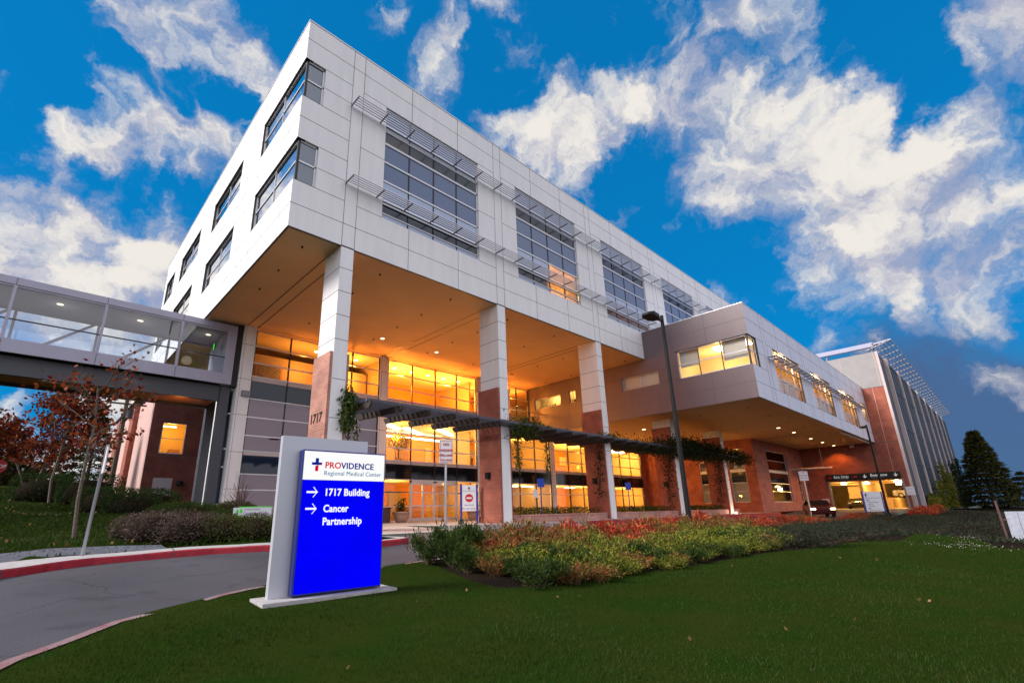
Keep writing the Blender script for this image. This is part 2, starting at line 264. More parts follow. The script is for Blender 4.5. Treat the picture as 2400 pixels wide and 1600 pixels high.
LM = dict(
    red=leaf_mat('red nandina leaves', [(.13, .008, .012), (.45, .022, .026), (.62, .07, .04), (.55, .2, .06), (.22, .02, .022), (.10, .11, .03)]),
    mix=leaf_mat('orange green leaves', [(.05, .07, .015), (.30, .07, .03), (.13, .17, .03), (.36, .20, .08), (.03, .06, .015), (.42, .09, .04)]),
    yel=leaf_mat('yellow green leaves', [(.015, .035, .006), (.11, .15, .014), (.30, .31, .04), (.03, .06, .010), (.42, .36, .10), (.05, .09, .012)]),
    dk=leaf_mat('dark green leaves', [(.012, .028, .008), (.035, .065, .015), (.07, .10, .022), (.02, .042, .012)]),
    low=leaf_mat('dull juniper leaves', [(.015, .028, .016), (.035, .045, .028), (.05, .045, .03), (.02, .03, .02)]),
    heath=leaf_mat('purple brown heather leaves', [(.05, .03, .03), (.12, .08, .07), (.22, .17, .14), (.05, .05, .025), (.08, .04, .04)]),
    hedge=leaf_mat('clipped hedge leaves', [(.012, .03, .008), (.03, .055, .014), (.05, .075, .02)]),
    olive=leaf_mat('olive ground cover leaves', [(.03, .045, .012), (.07, .085, .025), (.10, .09, .03)]),
    maple=leaf_mat('autumn maple leaves', [(.07, .008, .010), (.20, .022, .016), (.30, .07, .014), (.13, .03, .014), (.06, .05, .012)]),
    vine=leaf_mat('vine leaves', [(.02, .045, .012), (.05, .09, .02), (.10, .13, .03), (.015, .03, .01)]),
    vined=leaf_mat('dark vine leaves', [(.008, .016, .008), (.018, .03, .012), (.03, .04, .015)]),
    ivyy=leaf_mat('yellow green creeper leaves', [(.06, .08, .01), (.16, .17, .02), (.24, .21, .03), (.05, .07, .015)]),
    conif=leaf_mat('conifer needles', [(.012, .018, .006), (.03, .035, .010), (.075, .065, .02)]),
    fic=leaf_mat('indoor tree leaves', [(.12, .09, .02), (.25, .18, .04), (.08, .08, .02)]),
    grass=leaf_mat('grass blades', [(.014, .045, .004), (.028, .075, .006), (.048, .085, .010), (.018, .055, .005), (.075, .088, .02)], .6, .3),
    fallen=leaf_mat('fallen leaves', [(.2, .1, .03), (.3, .2, .08), (.12, .05, .02)]))

def patchy(m, scale, lo, hi):
    t = m.node_tree; r = next(n for n in t.nodes if n.type == 'VALTORGB'); g = t.nodes.new('ShaderNodeTexCoord'); n = t.nodes.new('ShaderNodeTexNoise'); n.inputs['Scale'].default_value = scale; n.inputs['Detail'].default_value = 5
    t.links.new(g.outputs['Object'], n.inputs['Vector']); q = t.nodes.new('ShaderNodeValToRGB'); q.color_ramp.elements[0].position = .35; q.color_ramp.elements[1].position = .68
    q.color_ramp.elements[0].color = lo + (1,); q.color_ramp.elements[1].color = hi + (1,); t.links.new(n.outputs[0], q.inputs[0])
    x = t.nodes.new('ShaderNodeMix'); x.data_type = 'RGBA'; x.blend_type = 'MULTIPLY'; x.inputs[0].default_value = 1
    outs = [l.to_socket for l in r.outputs[0].links]; t.links.new(r.outputs[0], x.inputs['A']); t.links.new(q.outputs[0], x.inputs['B'])
    for o in outs: t.links.new(x.outputs['Result'], o)
patchy(LM['grass'], .55, (.62, .60, .7), (1.32, 1.0, 1.9))
patchy(LM['yel'], 2.2, (.7, .75, .6), (1.25, 1.2, 1.1))

# ------------------------------------------------------------------ mesh helpers
class MB:
    def __init__(s): s.v = []; s.f = []
    def quad(s, a, b, c, d): i = len(s.v); s.v += [a, b, c, d]; s.f.append((i, i + 1, i + 2, i + 3)); return s
    def poly(s, pts): i = len(s.v); s.v += list(pts); s.f.append(tuple(range(i, i + len(pts)))); return s
    def box(s, x0, x1, y0, y1, z0, z1):
        i = len(s.v); s.v += [(x0, y0, z0), (x1, y0, z0), (x1, y1, z0), (x0, y1, z0), (x0, y0, z1), (x1, y0, z1), (x1, y1, z1), (x0, y1, z1)]
        s.f += [tuple(i + k for k in q) for q in ((3, 2, 1, 0), (4, 5, 6, 7), (0, 1, 5, 4), (1, 2, 6, 5), (2, 3, 7, 6), (3, 0, 4, 7))]; return s
    def bar(s, p, q, w, h, upv=(0, 0, 1)):
        p = Vector(p); q = Vector(q); d = (q - p).normalized(); a = d.cross(Vector(upv)); a = a.normalized() if a.length > 1e-5 else Vector((1, 0, 0)); b = a.cross(d)
        i = len(s.v)
        for e in (p, q):
            for (ca, cb) in ((-1, -1), (1, -1), (1, 1), (-1, 1)): s.v.append(tuple(e + a * (ca * w / 2) + b * (cb * h / 2)))
        s.f += [tuple(i + k for k in z) for z in ((3, 2, 1, 0), (4, 5, 6, 7), (0, 1, 5, 4), (1, 2, 6, 5), (2, 3, 7, 6), (3, 0, 4, 7))]; return s
    def tube(s, pts, rad, n=8, caps=True):
        pts = [Vector(p) for p in pts]; rings = []
        for k, p in enumerate(pts):
            d = (pts[min(k + 1, len(pts) - 1)] - pts[max(k - 1, 0)]).normalized()
            a = d.cross(Vector((0, 0, 1)) if abs(d.z) < .95 else Vector((1, 0, 0))).normalized(); b = a.cross(d)
            r = rad[k] if isinstance(rad, (list, tuple)) else rad; i = len(s.v)
            for j in range(n):
                t = 2 * math.pi * j / n; s.v.append(tuple(p + a * (math.cos(t) * r) + b * (math.sin(t) * r)))
            rings.append(i)
        for k in range(len(rings) - 1):
            for j in range(n): s.f.append((rings[k] + j, rings[k] + (j + 1) % n, rings[k + 1] + (j + 1) % n, rings[k + 1] + j))
        if caps: s.f.append(tuple(rings[0] + j for j in range(n))[::-1]); s.f.append(tuple(rings[-1] + j for j in range(n)))
        return s
    def lathe(s, prof, c=(0, 0, 0), n=20):
        i = len(s.v)
        for (r, z) in prof:
            for j in range(n): t = 2 * math.pi * j / n; s.v.append((c[0] + r * math.cos(t), c[1] + r * math.sin(t), c[2] + z))
        for k in range(len(prof) - 1):
            for j in range(n): s.f.append((i + k * n + j, i + k * n + (j + 1) % n, i + (k + 1) * n + (j + 1) % n, i + (k + 1) * n + j))
        s.f.append(tuple(i + j for j in range(n))[::-1]); s.f.append(tuple(i + (len(prof) - 1) * n + j for j in range(n))); return s
    def build(s, name, m, parent=None, smooth=False):
        me = bpy.data.meshes.new(name); me.from_pydata(s.v, [], s.f); me.update()
        return obj(name, me, m, parent, smooth)
def obj(name, me, m, parent=None, smooth=False):
    if m is not None: me.materials.append(m)
    o = bpy.data.objects.new(name, me); COL.objects.link(o)
    if parent is not None: o.parent = parent
    if smooth: me.polygons.foreach_set('use_smooth', [True] * len(me.polygons))
    return o
def tag(o, label, cat, group=None, kind=None):
    o['label'] = label; o['category'] = cat
    if group: o['group'] = group
    if kind: o['kind'] = kind
    return o
def thing(name, label, cat, loc=(0, 0, 0), rz=0, group=None):
    o = bpy.data.objects.new(name, None); COL.objects.link(o); o.location = loc; o.rotation_euler = (0, 0, rz); o.empty_display_size = .2
    return tag(o, label, cat, group)
def setting(o): o['kind'] = 'structure'; return o
def dup(root, loc, rz=0, sc=1., label=None, group=None):
    r = root.copy(); COL.objects.link(r); r.location = loc; r.rotation_euler = (0, 0, rz); r.scale = (sc,) * 3 if isinstance(sc, (int, float)) else sc
    if label: r['label'] = label
    if group: r['group'] = group
    for ch in list(root.children):
        c = ch.copy(); COL.objects.link(c); c.parent = r
        for g in ch.children: d = g.copy(); COL.objects.link(d); d.parent = c
    return r
def np_mesh(name, V, F, m, parent=None):          # V (n,3); F (k,3|4)
    me = bpy.data.meshes.new(name); V = np.asarray(V, np.float32); F = np.asarray(F, np.int32); k = F.shape[1]
    me.vertices.add(len(V)); me.vertices.foreach_set('co', V.ravel()); me.loops.add(F.size); me.loops.foreach_set('vertex_index', F.ravel())
    me.polygons.add(len(F)); me.polygons.foreach_set('loop_start', np.arange(0, F.size, k, dtype=np.int32)); me.update(calc_edges=True)
    return obj(name, me, m, parent)
def leaf_arrays(P, length, width, dirs=None, jit=1.):
    P = np.asarray(P, float); n = len(P); d = rng.normal(size=(n, 3)) * jit
    if dirs is not None: d = d + dirs
    d /= np.linalg.norm(d, axis=1)[:, None] + 1e-9
    a = np.cross(d, rng.normal(size=(n, 3))); a /= np.linalg.norm(a, axis=1)[:, None] + 1e-9
    l = length * rng.uniform(.6, 1.3, (n, 1)); w = width * rng.uniform(.7, 1.2, (n, 1))
    V = np.stack([P, P + d * l * .5 + a * w * .5, P + d * l, P + d * l * .5 - a * w * .5], 1).reshape(-1, 3)
    return V, np.arange(4 * n).reshape(n, 4)
def leaves(name, P, length, width, m, parent=None, dirs=None, jit=1.):
    V, F = leaf_arrays(P, length, width, dirs, jit); return np_mesh(name, V, F, m, parent)
_txt = {}
def text(s, size, m, parent, pos, right, name='lettering', bold=0., align='LEFT', sx=1.):
    """flat letters on a wall: pos is the baseline start, right the horizontal reading direction"""
    key = (s, size, bold, align)
    if key not in _txt:
        c = bpy.data.curves.new('text', 'FONT'); c.body = s; c.size = size; c.extrude = .003; c.offset = bold; c.align_x = align; c.resolution_u = 3; c.space_character = 1.04
        o = bpy.data.objects.new('text', c); COL.objects.link(o); dg = bpy.context.evaluated_depsgraph_get(); dg.update()
        _txt[key] = bpy.data.meshes.new_from_object(o.evaluated_get(dg)); bpy.data.objects.remove(o); bpy.data.curves.remove(c)
    me = _txt[key].copy(); me.materials.clear()
    o = obj(name, me, m, parent); r = Vector(right).normalized(); u = Vector((0, 0, 1)); n = r.cross(u)
    mm = Matrix.Identity(4)
    for i in range(3): mm[i][0] = r[i] * sx; mm[i][1] = u[i]; mm[i][2] = n[i]; mm[i][3] = pos[i]
    o.matrix_local = mm; return o
def holed(mb, P, U0, U1, V0, V1, holes, depth, rmb=None):
    """wall face P(u,v,d) with openings; reveals run d from 0 to depth"""
    us = sorted({U0, U1, *[h[0] for h in holes], *[h[1] for h in holes]}); vs = sorted({V0, V1, *[h[2] for h in holes], *[h[3] for h in holes]})
    for a, b in zip(us, us[1:]):
        for c, e in zip(vs, vs[1:]):
            cu, cv = (a + b) / 2, (c + e) / 2
            if any(h[0] < cu < h[1] and h[2] < cv < h[3] for h in holes): continue
            mb.quad(P(a, c, 0), P(b, c, 0), P(b, e, 0), P(a, e, 0))
    wall = mb
    for (a, b, c, e) in holes:
        if rmb is not None: mb = MB(); rmb.append(mb)
        mb.quad(P(a, c, 0), P(b, c, 0), P(b, c, depth), P(a, c, depth)); mb.quad(P(a, e, 0), P(b, e, 0), P(b, e, depth), P(a, e, depth))
        if a > U0 + 1e-3: mb.quad(P(a, c, 0), P(a, e, 0), P(a, e, depth), P(a, c, depth))
        mb.quad(P(b, c, 0), P(b, e, 0), P(b, e, depth), P(b, c, depth))
    return wall
def lamp(name, kind, loc, power, col, parent=None, size=.3, rot=None, spot=None):
    l = bpy.data.lights.new(name, kind); l.energy = power; l.color = col
    if kind == 'POINT': l.shadow_soft_size = size
    if kind == 'AREA': l.size = size
    if kind == 'SPOT': l.spot_size = spot or R(110); l.spot_blend = .6; l.shadow_soft_size = size
    o = bpy.data.objects.new(name, l); COL.objects.link(o); o.location = loc
    if rot: o.rotation_euler = rot
    if parent is not None: o.parent = parent
    return o
WARM = (1, .32, .035)

# ------------------------------------------------------------------ terrain
def idw(pts, p=3.0):
    A = np.array(pts, float)
    def f(x, y):
        x = np.asarray(x, float); y = np.asarray(y, float)
        d = np.sqrt((x[..., None] - A[:, 0]) ** 2 + (y[..., None] - A[:, 1]) ** 2 + .25)
        w = d ** -p; return (w * A[:, 2]).sum(-1) / w.sum(-1)
    return f
H_road = idw([(5, -2.4, -.13), (8, -2.4, -.14), (5, -3.5, -.2), (11, -2.3, -.15), (20, -2.2, -.16), (30, -2.2, -.18), (40, -2.4, -.25), (20, -5, -.27), (30, -5, -.36), (40, -5, -.45), (50, -5, -.40), (62, -5, 0.02), (75, -5, .1), (62, 0, 0.0), (62, -9, .02),
    (-5.7, -3.8, -.45), (-4.3, -2.8, -.41), (-1.9, -3, -.35), (-.9, -3.6, -.32), (2.6, -4.8, -.28), (-2.3, -7.85, -.72), (-4, -8.8, -.76), (-5.5, -10.4, -.80), (.2, -7.7, -.64), (1, -7.4, -.62), (4, -7.2, -.5), (12, -7.3, -.42), (25, -7.5, -.45), (40, -8, -.5), (-7, -14, -.95), (-9, -12, -.9), (-7.6, -8, -.62), (-9, -30, -1.4), (60, -20, -.9)])
H_lawn = idw([(-2.5, -9.8, -.66), (-1, -9.6, -.64), (-2.3, -7.9, -.58), (.2, -7.8, -.5), (1, -7.5, -.49), (4, -7.3, -.40), (12, -7.4, -.36), (25, -7.6, -.42), (40, -8, -.52), (48, -8.4, -.5), (60, -10, -.2), (-4, -8.8, -.62), (-5.5, -10.5, -.67), (-5.5, -11, -.70), (-3, -12.5, -.78), (0, -14, -.80), (-5.5, -17, -.95), (3, -17, -.87), (1, -11, -.66), (4.6, -12, -.62), (8, -12.4, -.58), (14, -13.2, -.60), (21.5, -13.8, -.64), (22.4, -15, -.80), (15.5, -16.8, -.78), (9, -18, -.82), (24, -16.5, -1.25), (17, -19, -1.3), (30, -18, -1.5), (14, -24, -1.6), (-7, -18, -1.0), (0, -24, -1.1), (45, -14, -.9), (60, -22, -1.2), (90, -14, -.2), (90, -40, -1.5), (30, -45, -2)])
H_left = idw([(-5.7, -4.2, -.33), (-4.3, -2.9, -.28), (-1.9, -3, -.21), (-.9, -3.6, -.19), (2.6, -4.8, -.14), (-7.6, -8, -.5), (-9.5, -14, -.8), (-5, -1.5, -.12), (-1, -1.5, -.05), (2.3, -2.5, -.08), (2.3, 0, 0), (0, 4, .35), (-.5, 8, .65), (.5, 11.5, .9), (2.1, 12, .85), (2.1, 20, 1.4), (0, 20, 1.5), (3, 31, 1.75), (-5, 1, 0.02), (-8, 11, .8), (-2, 11, .77), (-8, 20, 1.55), (-10, 35, 3.0), (-8, 40, 3.4), (-30, 38, 3.6), (-30, 5, .4), (-40, -12, -.8), (-80, 20, 2.5), (-60, 70, 4), (0, 70, 3), (40, 80, 2), (-20, -8, -.4)])
def patch(name, poly, H, m, step, dz=0., rmax=None):
    P = [Vector(p) for p in poly]; x0 = min(p.x for p in P); x1 = max(p.x for p in P); y0 = min(p.y for p in P); y1 = max(p.y for p in P)
    bpts = []
    for a, b in zip(P, P[1:] + P[:1]):
        k = max(1, int((b - a).length / (step * 1.2)))
        bpts += [a.lerp(b, i / k) for i in range(k)]
    pts = list(bpts); n = len(bpts)
    xs = np.arange(x0 + step / 2, x1, step); ys = np.arange(y0 + step / 2, y1, step)
    pts += [Vector((x, y)) for x in xs for y in ys]
    V, E_, F, _, _, _ = delaunay_2d_cdt(pts, [], [list(range(n))], 1, 1e-4)
    xy = np.array([(v.x, v.y) for v in V]); z = H(xy[:, 0], xy[:, 1]) + dz
    me = bpy.data.meshes.new(name); me.from_pydata([tuple(q) for q in np.column_stack([xy, z])], [], [tuple(f) for f in F]); me.update()
    me.polygons.foreach_set('use_smooth', [True] * len(me.polygons))
    o = obj(name, me, m)
    if len(me.polygons) and me.polygons[0].normal.z < 0: me.flip_normals()
    return o
def in_poly(x, y, poly):
    ins = np.zeros(len(x), bool); n = len(poly)
    for i in range(n):
        (xa, ya), (xb, yb) = poly[i], poly[(i + 1) % n]
        c = ((ya > y) != (yb > y)) & (x < (xb - xa) * (y - ya) / (yb - ya + 1e-12) + xa); ins ^= c
    return ins
def edge_dist(x, y, line):
    d = np.full(len(x), 1e9)
    for (xa, ya), (xb, yb) in zip(line, line[1:]):
        L2_ = (xb - xa) ** 2 + (yb - ya) ** 2; t = np.clip(((x - xa) * (xb - xa) + (y - ya) * (yb - ya)) / L2_, 0, 1)
        d = np.minimum(d, np.hypot(x - xa - t * (xb - xa), y - ya - t * (yb - ya)))
    return d
def kerb(name, line, H, inner, m_top, m_face, w=.16, h=.14, dz=.0, joints=0, red=(0, 1)):
    """kerb stone along a polyline on the road; inner = +1 when the island lies left of the line"""
    P = [Vector(p) for p in line]; Q = []
    for a, b in zip(P, P[1:]):
        k = max(1, int((b - a).length / .35)); Q += [a.lerp(b, i / k) for i in range(k)]
    Q.append(P[-1]); t = MB(); f = MB(); nrm = []
    for i, p in enumerate(Q):
        d = (Q[min(i + 1, len(Q) - 1)] - Q[max(i - 1, 0)]).normalized(); nrm.append(Vector((-d.y, d.x)) * inner)
    zz = [float(H(p.x, p.y)) for p in Q]; nQ = len(Q)
    for i in range(nQ - 1):
        a, b = Q[i], Q[i + 1]; ai, bi = a + nrm[i] * w, b + nrm[i + 1] * w; za, zb = zz[i] + h + dz, zz[i + 1] + h + dz
        ac, bc = a + nrm[i] * .025, b + nrm[i + 1] * .025
        t.quad((ac.x, ac.y, za), (bc.x, bc.y, zb), (bi.x, bi.y, zb), (ai.x, ai.y, za))
        tgt = f if red[0] <= i / nQ <= red[1] else t
        tgt.quad((ac.x, ac.y, za), (bc.x, bc.y, zb), (b.x, b.y, zb - .03), (a.x, a.y, za - .03))
        tgt.quad((a.x, a.y, za - .03), (b.x, b.y, zb - .03), (b.x, b.y, zb - h - .35), (a.x, a.y, za - h - .35))
    jt = MB()
    for i in range(4, nQ - 1, 8):
        a, c = Q[i], Q[i] + (Q[i + 1] - Q[i]).normalized() * .025; n_ = nrm[i]; za = zz[i] + h + dz; q = lambda p, o_, z: ((p - n_ * .004 + n_ * o_).x, (p - n_ * .004 + n_ * o_).y, z)
        jt.quad(q(a, .026, za + .004), q(c, .026, za + .004), q(c, w, za + .004), q(a, w, za + .004)).quad(q(a, 0, za - .02), q(c, 0, za - .02), q(c, 0, za - h - .1), q(a, 0, za - h - .1))
    o = setting(t.build(name, m_top)); setting(jt.build('kerb_joint', M['joint'], o))
    if f.v: setting(f.build('painted_kerb_face', m_face, o))
    return o

LEFT = [(-60, -60), (-12, -40), (-9.8, -20), (-9.5, -14), (-7.6, -8), (-6.4, -5.4), (-5.7, -4.25), (-5.02, -3.45), (-4.27, -3.0), (-3.2, -2.85), (-1.9, -3.05), (-.85, -3.55), (.6, -4.3), (1.7, -4.9), (2.35, -5.0), (2.8, -4.7), (2.95, -4.1), (2.85, -3.2), (2.6, -2.4), (2.5, 0), (2.4, 1.6), (2.2, 11.95), (2.1, 12.1), (2.1, 31), (12, 60), (12, 110), (-120, 110), (-120, -60)]
LAWN = [(-7.6, -30), (-7, -16), (-6.2, -12), (-5.5, -10.45), (-5.1, -9.95), (-4.6, -9.35), (-4, -8.9), (-3.2, -8.35), (-2.3, -7.95), (-1.2, -7.75), (.2, -7.72), (.95, -7.6), (.9, -8.6), (.55, -9.8), (.35, -10.9), (.8, -11.3), (2.1, -11.55), (4.6, -12), (8.5, -12.4), (13.9, -13.1), (18, -13.6), (21.5, -13.8), (22.6, -14.3), (22.4, -15), (19, -16), (15.5, -16.8), (14, -19), (13, -24), (10, -30)]
BED = [(.95, -7.6), (4, -7.35), (12, -7.45), (25, -7.65), (40, -8.1), (48, -8.5), (56, -9.3), (62, -10.2), (140, -10.2), (160, -14), (160, -60), (10, -60), (10, -30), (13, -24), (14, -19), (15.5, -16.8), (19, -16), (22.4, -15), (22.6, -14.3), (21.5, -13.8), (18, -13.6), (13.9, -13.1), (8.5, -12.4), (4.6, -12), (2.1, -11.55), (.8, -11.3), (.35, -10.9), (.55, -9.8), (.9, -8.6)]
WALK = [(7.6, 1.5), (7.45, -.6), (7.75, -1.2), (8.5, -1.75), (9.8, -2.02), (12, -2.08), (16.5, -1.9), (27, -1.7), (40, -1.6), (47.0, -1.4), (47.15, 0.05), (47.15, 11.95), (2.9, 11.95), (2.5, 3.5), (7.6, 3.5)]
APRON = [(2.5, 3.5), (2.6, -2.4), (7.9, -2.4), (7.75, -1.2), (7.45, -.6), (7.6, 3.5)]
ROAD = [(-60, -60), (-9, -60), (-7.6, -30), (-7, -16), (-6.2, -12), (-5.5, -10.4), (-4, -8.85), (-2.3, -7.9), (.2, -7.68), (.95, -7.55), (4, -7.3), (12, -7.4), (25, -7.6), (40, -8.05), (48, -8.45), (56, -9.25), (63.4, -10.2), (63.4, .08), (47.2, .08), (47.0, -1.4), (40, -1.6), (27, -1.7), (16.5, -1.9), (12, -2.08), (8.5, -1.75), (7.9, -2.4), (2.6, -2.4), (3, -4.1), (2.35, -5.0), (.6, -4.3), (-1.9, -3.0), (-4.27, -2.95), (-5.7, -4.2), (-7.6, -8), (-9.5, -14), (-9.8, -20), (-12, -40)]
H_left0 = H_left
def H_left(x, y):
    x = np.asarray(x, float); y = np.asarray(y, float); d = edge_dist(x.ravel(), y.ravel(), LEFT[2:19]).reshape(x.shape)
    return H_left0(x, y) - .16 * np.clip(3.2 - d / .5, 0, 1)
flat = lambda x, y: np.zeros(np.shape(x))
H_apron = idw([(2.5, 3.5, -.01), (7.6, 3.5, -.01), (5, 3.5, -.01), (2.6, -2.4, -.12), (7.9, -2.4, -.12), (5, -2.4, -.12), (7.45, -.6, -.10), (5, .5, -.06)])
g = MB(); g.quad((-900, -900, -2.6), (900, -900, -2.6), (900, 900, -2.6), (-900, 900, -2.6)); setting(g.build('ground', M['grassbase']))
setting(patch('road', ROAD, H_road, M['asphalt'], 1.0, -.004))
setting(patch('lawn', LAWN, H_lawn, M['turf'], .7))
setting(patch('planting_bed_ground', BED, H_lawn, M['soil'], 2.0, -.01))
setting(patch('hillside', LEFT, H_left, M['turf'], 1.2, -.05))
setting(patch('pavement', WALK, flat, M['pave'], 3.0, 0.0))
setting(patch('driveway_apron', APRON, H_apron, M['pave'], .8, .0))
kerb('kerb', LEFT[3:13], H_road, 1, M['conc'], M['redpaint'], w=1.25, h=.15, red=(0, 1.1))
kerb('kerb', LEFT[12:19], H_road, 1, M['conc'], M['redpaint'], w=.35, h=.15, red=(0, .5))
kerb('kerb', LAWN[1:12] + [(4, -7.35), (12, -7.45), (25, -7.65), (40, -8.1), (48, -8.5)], H_road, -1, M['worn'], M['redpaint'], w=.16, h=.13, red=(.05, .32))
kerb('kerb', WALK[1:10], flat, 1, M['conc'], M['redpaint'], w=.3, h=.0, dz=.004, red=(.18, 1))
t = MB()
for x in (5.5, 9, 11.5): t.box(x, x + .02, -2, 11, .001, .006) if x > 7 else t.box(x, x + .02, 3.5, 11, .001, .006)
setting(t.build('pavement_joint', M['joint']))
pt = MB()
for i in range(24):
    x = -9.5 + i * .42; a = float(H_left(x, 11)) + .03; b = float(H_left(x + .42, 11)) + .03; a2 = float(H_left(x, 11.9)) + .03; b2 = float(H_left(x + .42, 11.9)) + .03
    pt.quad((x, 11, a), (x + .42, 11, b), (x + .42, 11.9, b2), (x, 11.9, a2))
setting(pt.build('path', M['pave']))
GRAV = [(-8.6, -7.2), (-7.2, -4.6), (-6.3, -3.2), (-5.6, -2.3), (-4.8, -1.75), (-3.6, -1.5), (-2.6, -1.6), (-2.7, -1.0), (-3.6, -.55), (-5, -.5), (-6.4, -1.7), (-8.8, -5.5)]
o = patch('gravel_strip', GRAV, H_left, M['gravel'], .5, -.03); o['kind'] = 'stuff'; tag(o, 'blue grey gravel between the lawn and the red kerb', 'gravel')
n = 5000; gx = rng.uniform(-8.8, -2.4, n); gy = rng.uniform(-7.2, -.4, n); k = in_poly(gx, gy, GRAV); gx, gy = gx[k], gy[k]
V, F = leaf_arrays(np.column_stack([gx, gy, H_left(gx, gy) - .03]), .035, .03); go = np_mesh('gravel_stones', V, F, M['gravel'], o)

# grass blades: one sheet of turf on the near lawn, another on the hillside lawn
def blades(name, poly, H, n, xr, yr, hgt, wid, label, near=None):
    x = rng.uniform(*xr, n); y = rng.uniform(*yr, n); k = in_poly(x, y, poly)
    if near: d = np.hypot(x - CAM[0], y - CAM[1]); k &= rng.random(n) < np.clip((near / np.maximum(d, .1)) ** 1.3, 0, 1)
    k &= np.hypot(x - CAM[0], y - CAM[1]) > .8
    x, y = x[k], y[k]; k = (edge_dist(x, y, LEFT[2:19]) > 1.3) & (edge_dist(x, y, LAWN[1:12]) > .15) & ~in_poly(x, y, GRAV) & ~((y > 10.8) & (y < 12.1)); x, y = x[k], y[k]; n = len(x); z = H(x, y) - .01
    pn = np.sin(x * .9 + 1.3 * np.sin(y * .7)) * np.cos(y * 1.1 + np.sin(x * .5)); tuft = np.sin(x * 7.3 + 2 * np.sin(y * 3.1)) * np.sin(y * 8.1 + 2 * np.sin(x * 2.7)); h = hgt * rng.uniform(.5, 1.4, n) * (1 + .25 * pn) * np.where(tuft > .8, 1.55, 1)
    a = rng.uniform(0, 2 * np.pi, n); w = wid * rng.uniform(.7, 1.3, n) * (1 + np.hypot(x - CAM[0], y - CAM[1]) * .05); lean = rng.normal(0, .45, (n, 2)) * h[:, None]
    dx, dy = np.cos(a) * w, np.sin(a) * w
    V = np.stack([np.column_stack([x - dx, y - dy, z]), np.column_stack([x + dx, y + dy, z]), np.column_stack([x + lean[:, 0], y + lean[:, 1], z + h])], 1).reshape(-1, 3)
    o = np_mesh(name, V, np.arange(3 * n).reshape(n, 3), LM['grass']); tag(o, label, 'grass', kind='stuff'); return o
blades('grass', LAWN, H_lawn, 620000, (-8, 23), (-20, -7.5), .036, .003, 'short dark green grass covering the near lawn by the blue sign', near=5.5)
blades('hillside_grass', LEFT, H_left, 90000, (-11, 1), (-4, 34), .07, .012, 'green grass on the rising lawn behind the red kerb')
x = rng.uniform(-10, 0, 500); y = rng.uniform(-1, 32, 500); fl = leaves('fallen_leaves', np.column_stack([x, y, H_left(x, y) + .05]), .11, .09, LM['fallen']); tag(fl, 'tan fallen leaves scattered over the rising lawn', 'leaves', kind='stuff')
x = rng.uniform(-4, 14, 24); y = rng.uniform(-16, -10.2, 24); k = in_poly(x, y, LAWN); x, y = x[k], y[k]; fl = leaves('fallen_leaves', np.column_stack([x, y, H_lawn(x, y) + .04]), .06, .045, LM['fallen']); tag(fl, 'few tan leaves fallen on the near lawn', 'leaves', kind='stuff')

# ------------------------------------------------------------------ hospital building
ZT, ZB, LEN, DEP = 22.07, 11.42, 57.0, 29.7
CX = [2.26, 11.46, 20.71, 29.92, 39.09, 48.30]; CW = .585
ZJ = [21.05, 19.93, 18.88, 17.85, 16.76, 15.66, 14.6, 13.6, 12.5]
B = thing('hospital_building', 'large pale panelled hospital building with a lit lobby under its overhanging upper block', 'building')
FRONT = lambda u, v, d: (u, d, v)
LEFTF = lambda u, v, d: (d, u, v)
wins = [(c + 1.84, c + 7.94, 13.6, 19.93) for c in CX]
lw = [(8.46, 14.16), (17.5, 23.2), (25.6, 28.8)]
cf = [(-.001, .93, 17.85, 19.93), (-.001, .93, 13.6, 15.66)]
cl = [(-.001, 5.15, 17.85, 19.93), (-.001, 5.15, 13.6, 15.66)]
lh = cl + [(a, b, z0, z1) for (a, b) in lw for (z0, z1) in ((17.85, 19.93), (13.6, 15.66))]
rv = []; w = MB(); holed(w, FRONT, 0, LEN, ZB, ZT, [(0, *h[1:]) for h in cf] + wins, .22); holed(w, LEFTF, 0, DEP, ZB, ZT, [(max(0, h[0]), *h[1:]) for h in lh], .34, rv); [q.build('window_reveal', M['lip'], B) for q in rv]
w.quad((LEN, 0, ZB), (LEN, DEP, ZB), (LEN, DEP, ZT), (LEN, 0, ZT)); w.quad((0, DEP, ZB), (LEN, DEP, ZB), (LEN, DEP, ZT), (0, DEP, ZT)); w.quad((0, 0, ZT), (LEN, 0, ZT), (LEN, DEP, ZT), (0, DEP, ZT))
w.build('upper_wall', M['white'], B)
MB().box(-.03, LEN, -.03, .25, ZT - .001, ZT + .05).box(-.03, .25, .25, DEP, ZT - .001, ZT + .05).build('parapet_cap', M['alu'], B)
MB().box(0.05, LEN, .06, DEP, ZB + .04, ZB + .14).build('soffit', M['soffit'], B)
MB().box(-.004, LEN, -.004, .08, ZB - .03, ZB + .01).box(-.004, .08, .08, DEP, ZB - .03, ZB + .01).build('soffit_edge_trim', M['lip'], B)
sj = MB()
for c in CX[:3]:
    for xx in (c, c + CW): sj.box(xx - .03, xx + .03, 1.5, 11.97, ZB + .032, ZB + .05)
sj.build('soffit_joint', M['lip'], B)
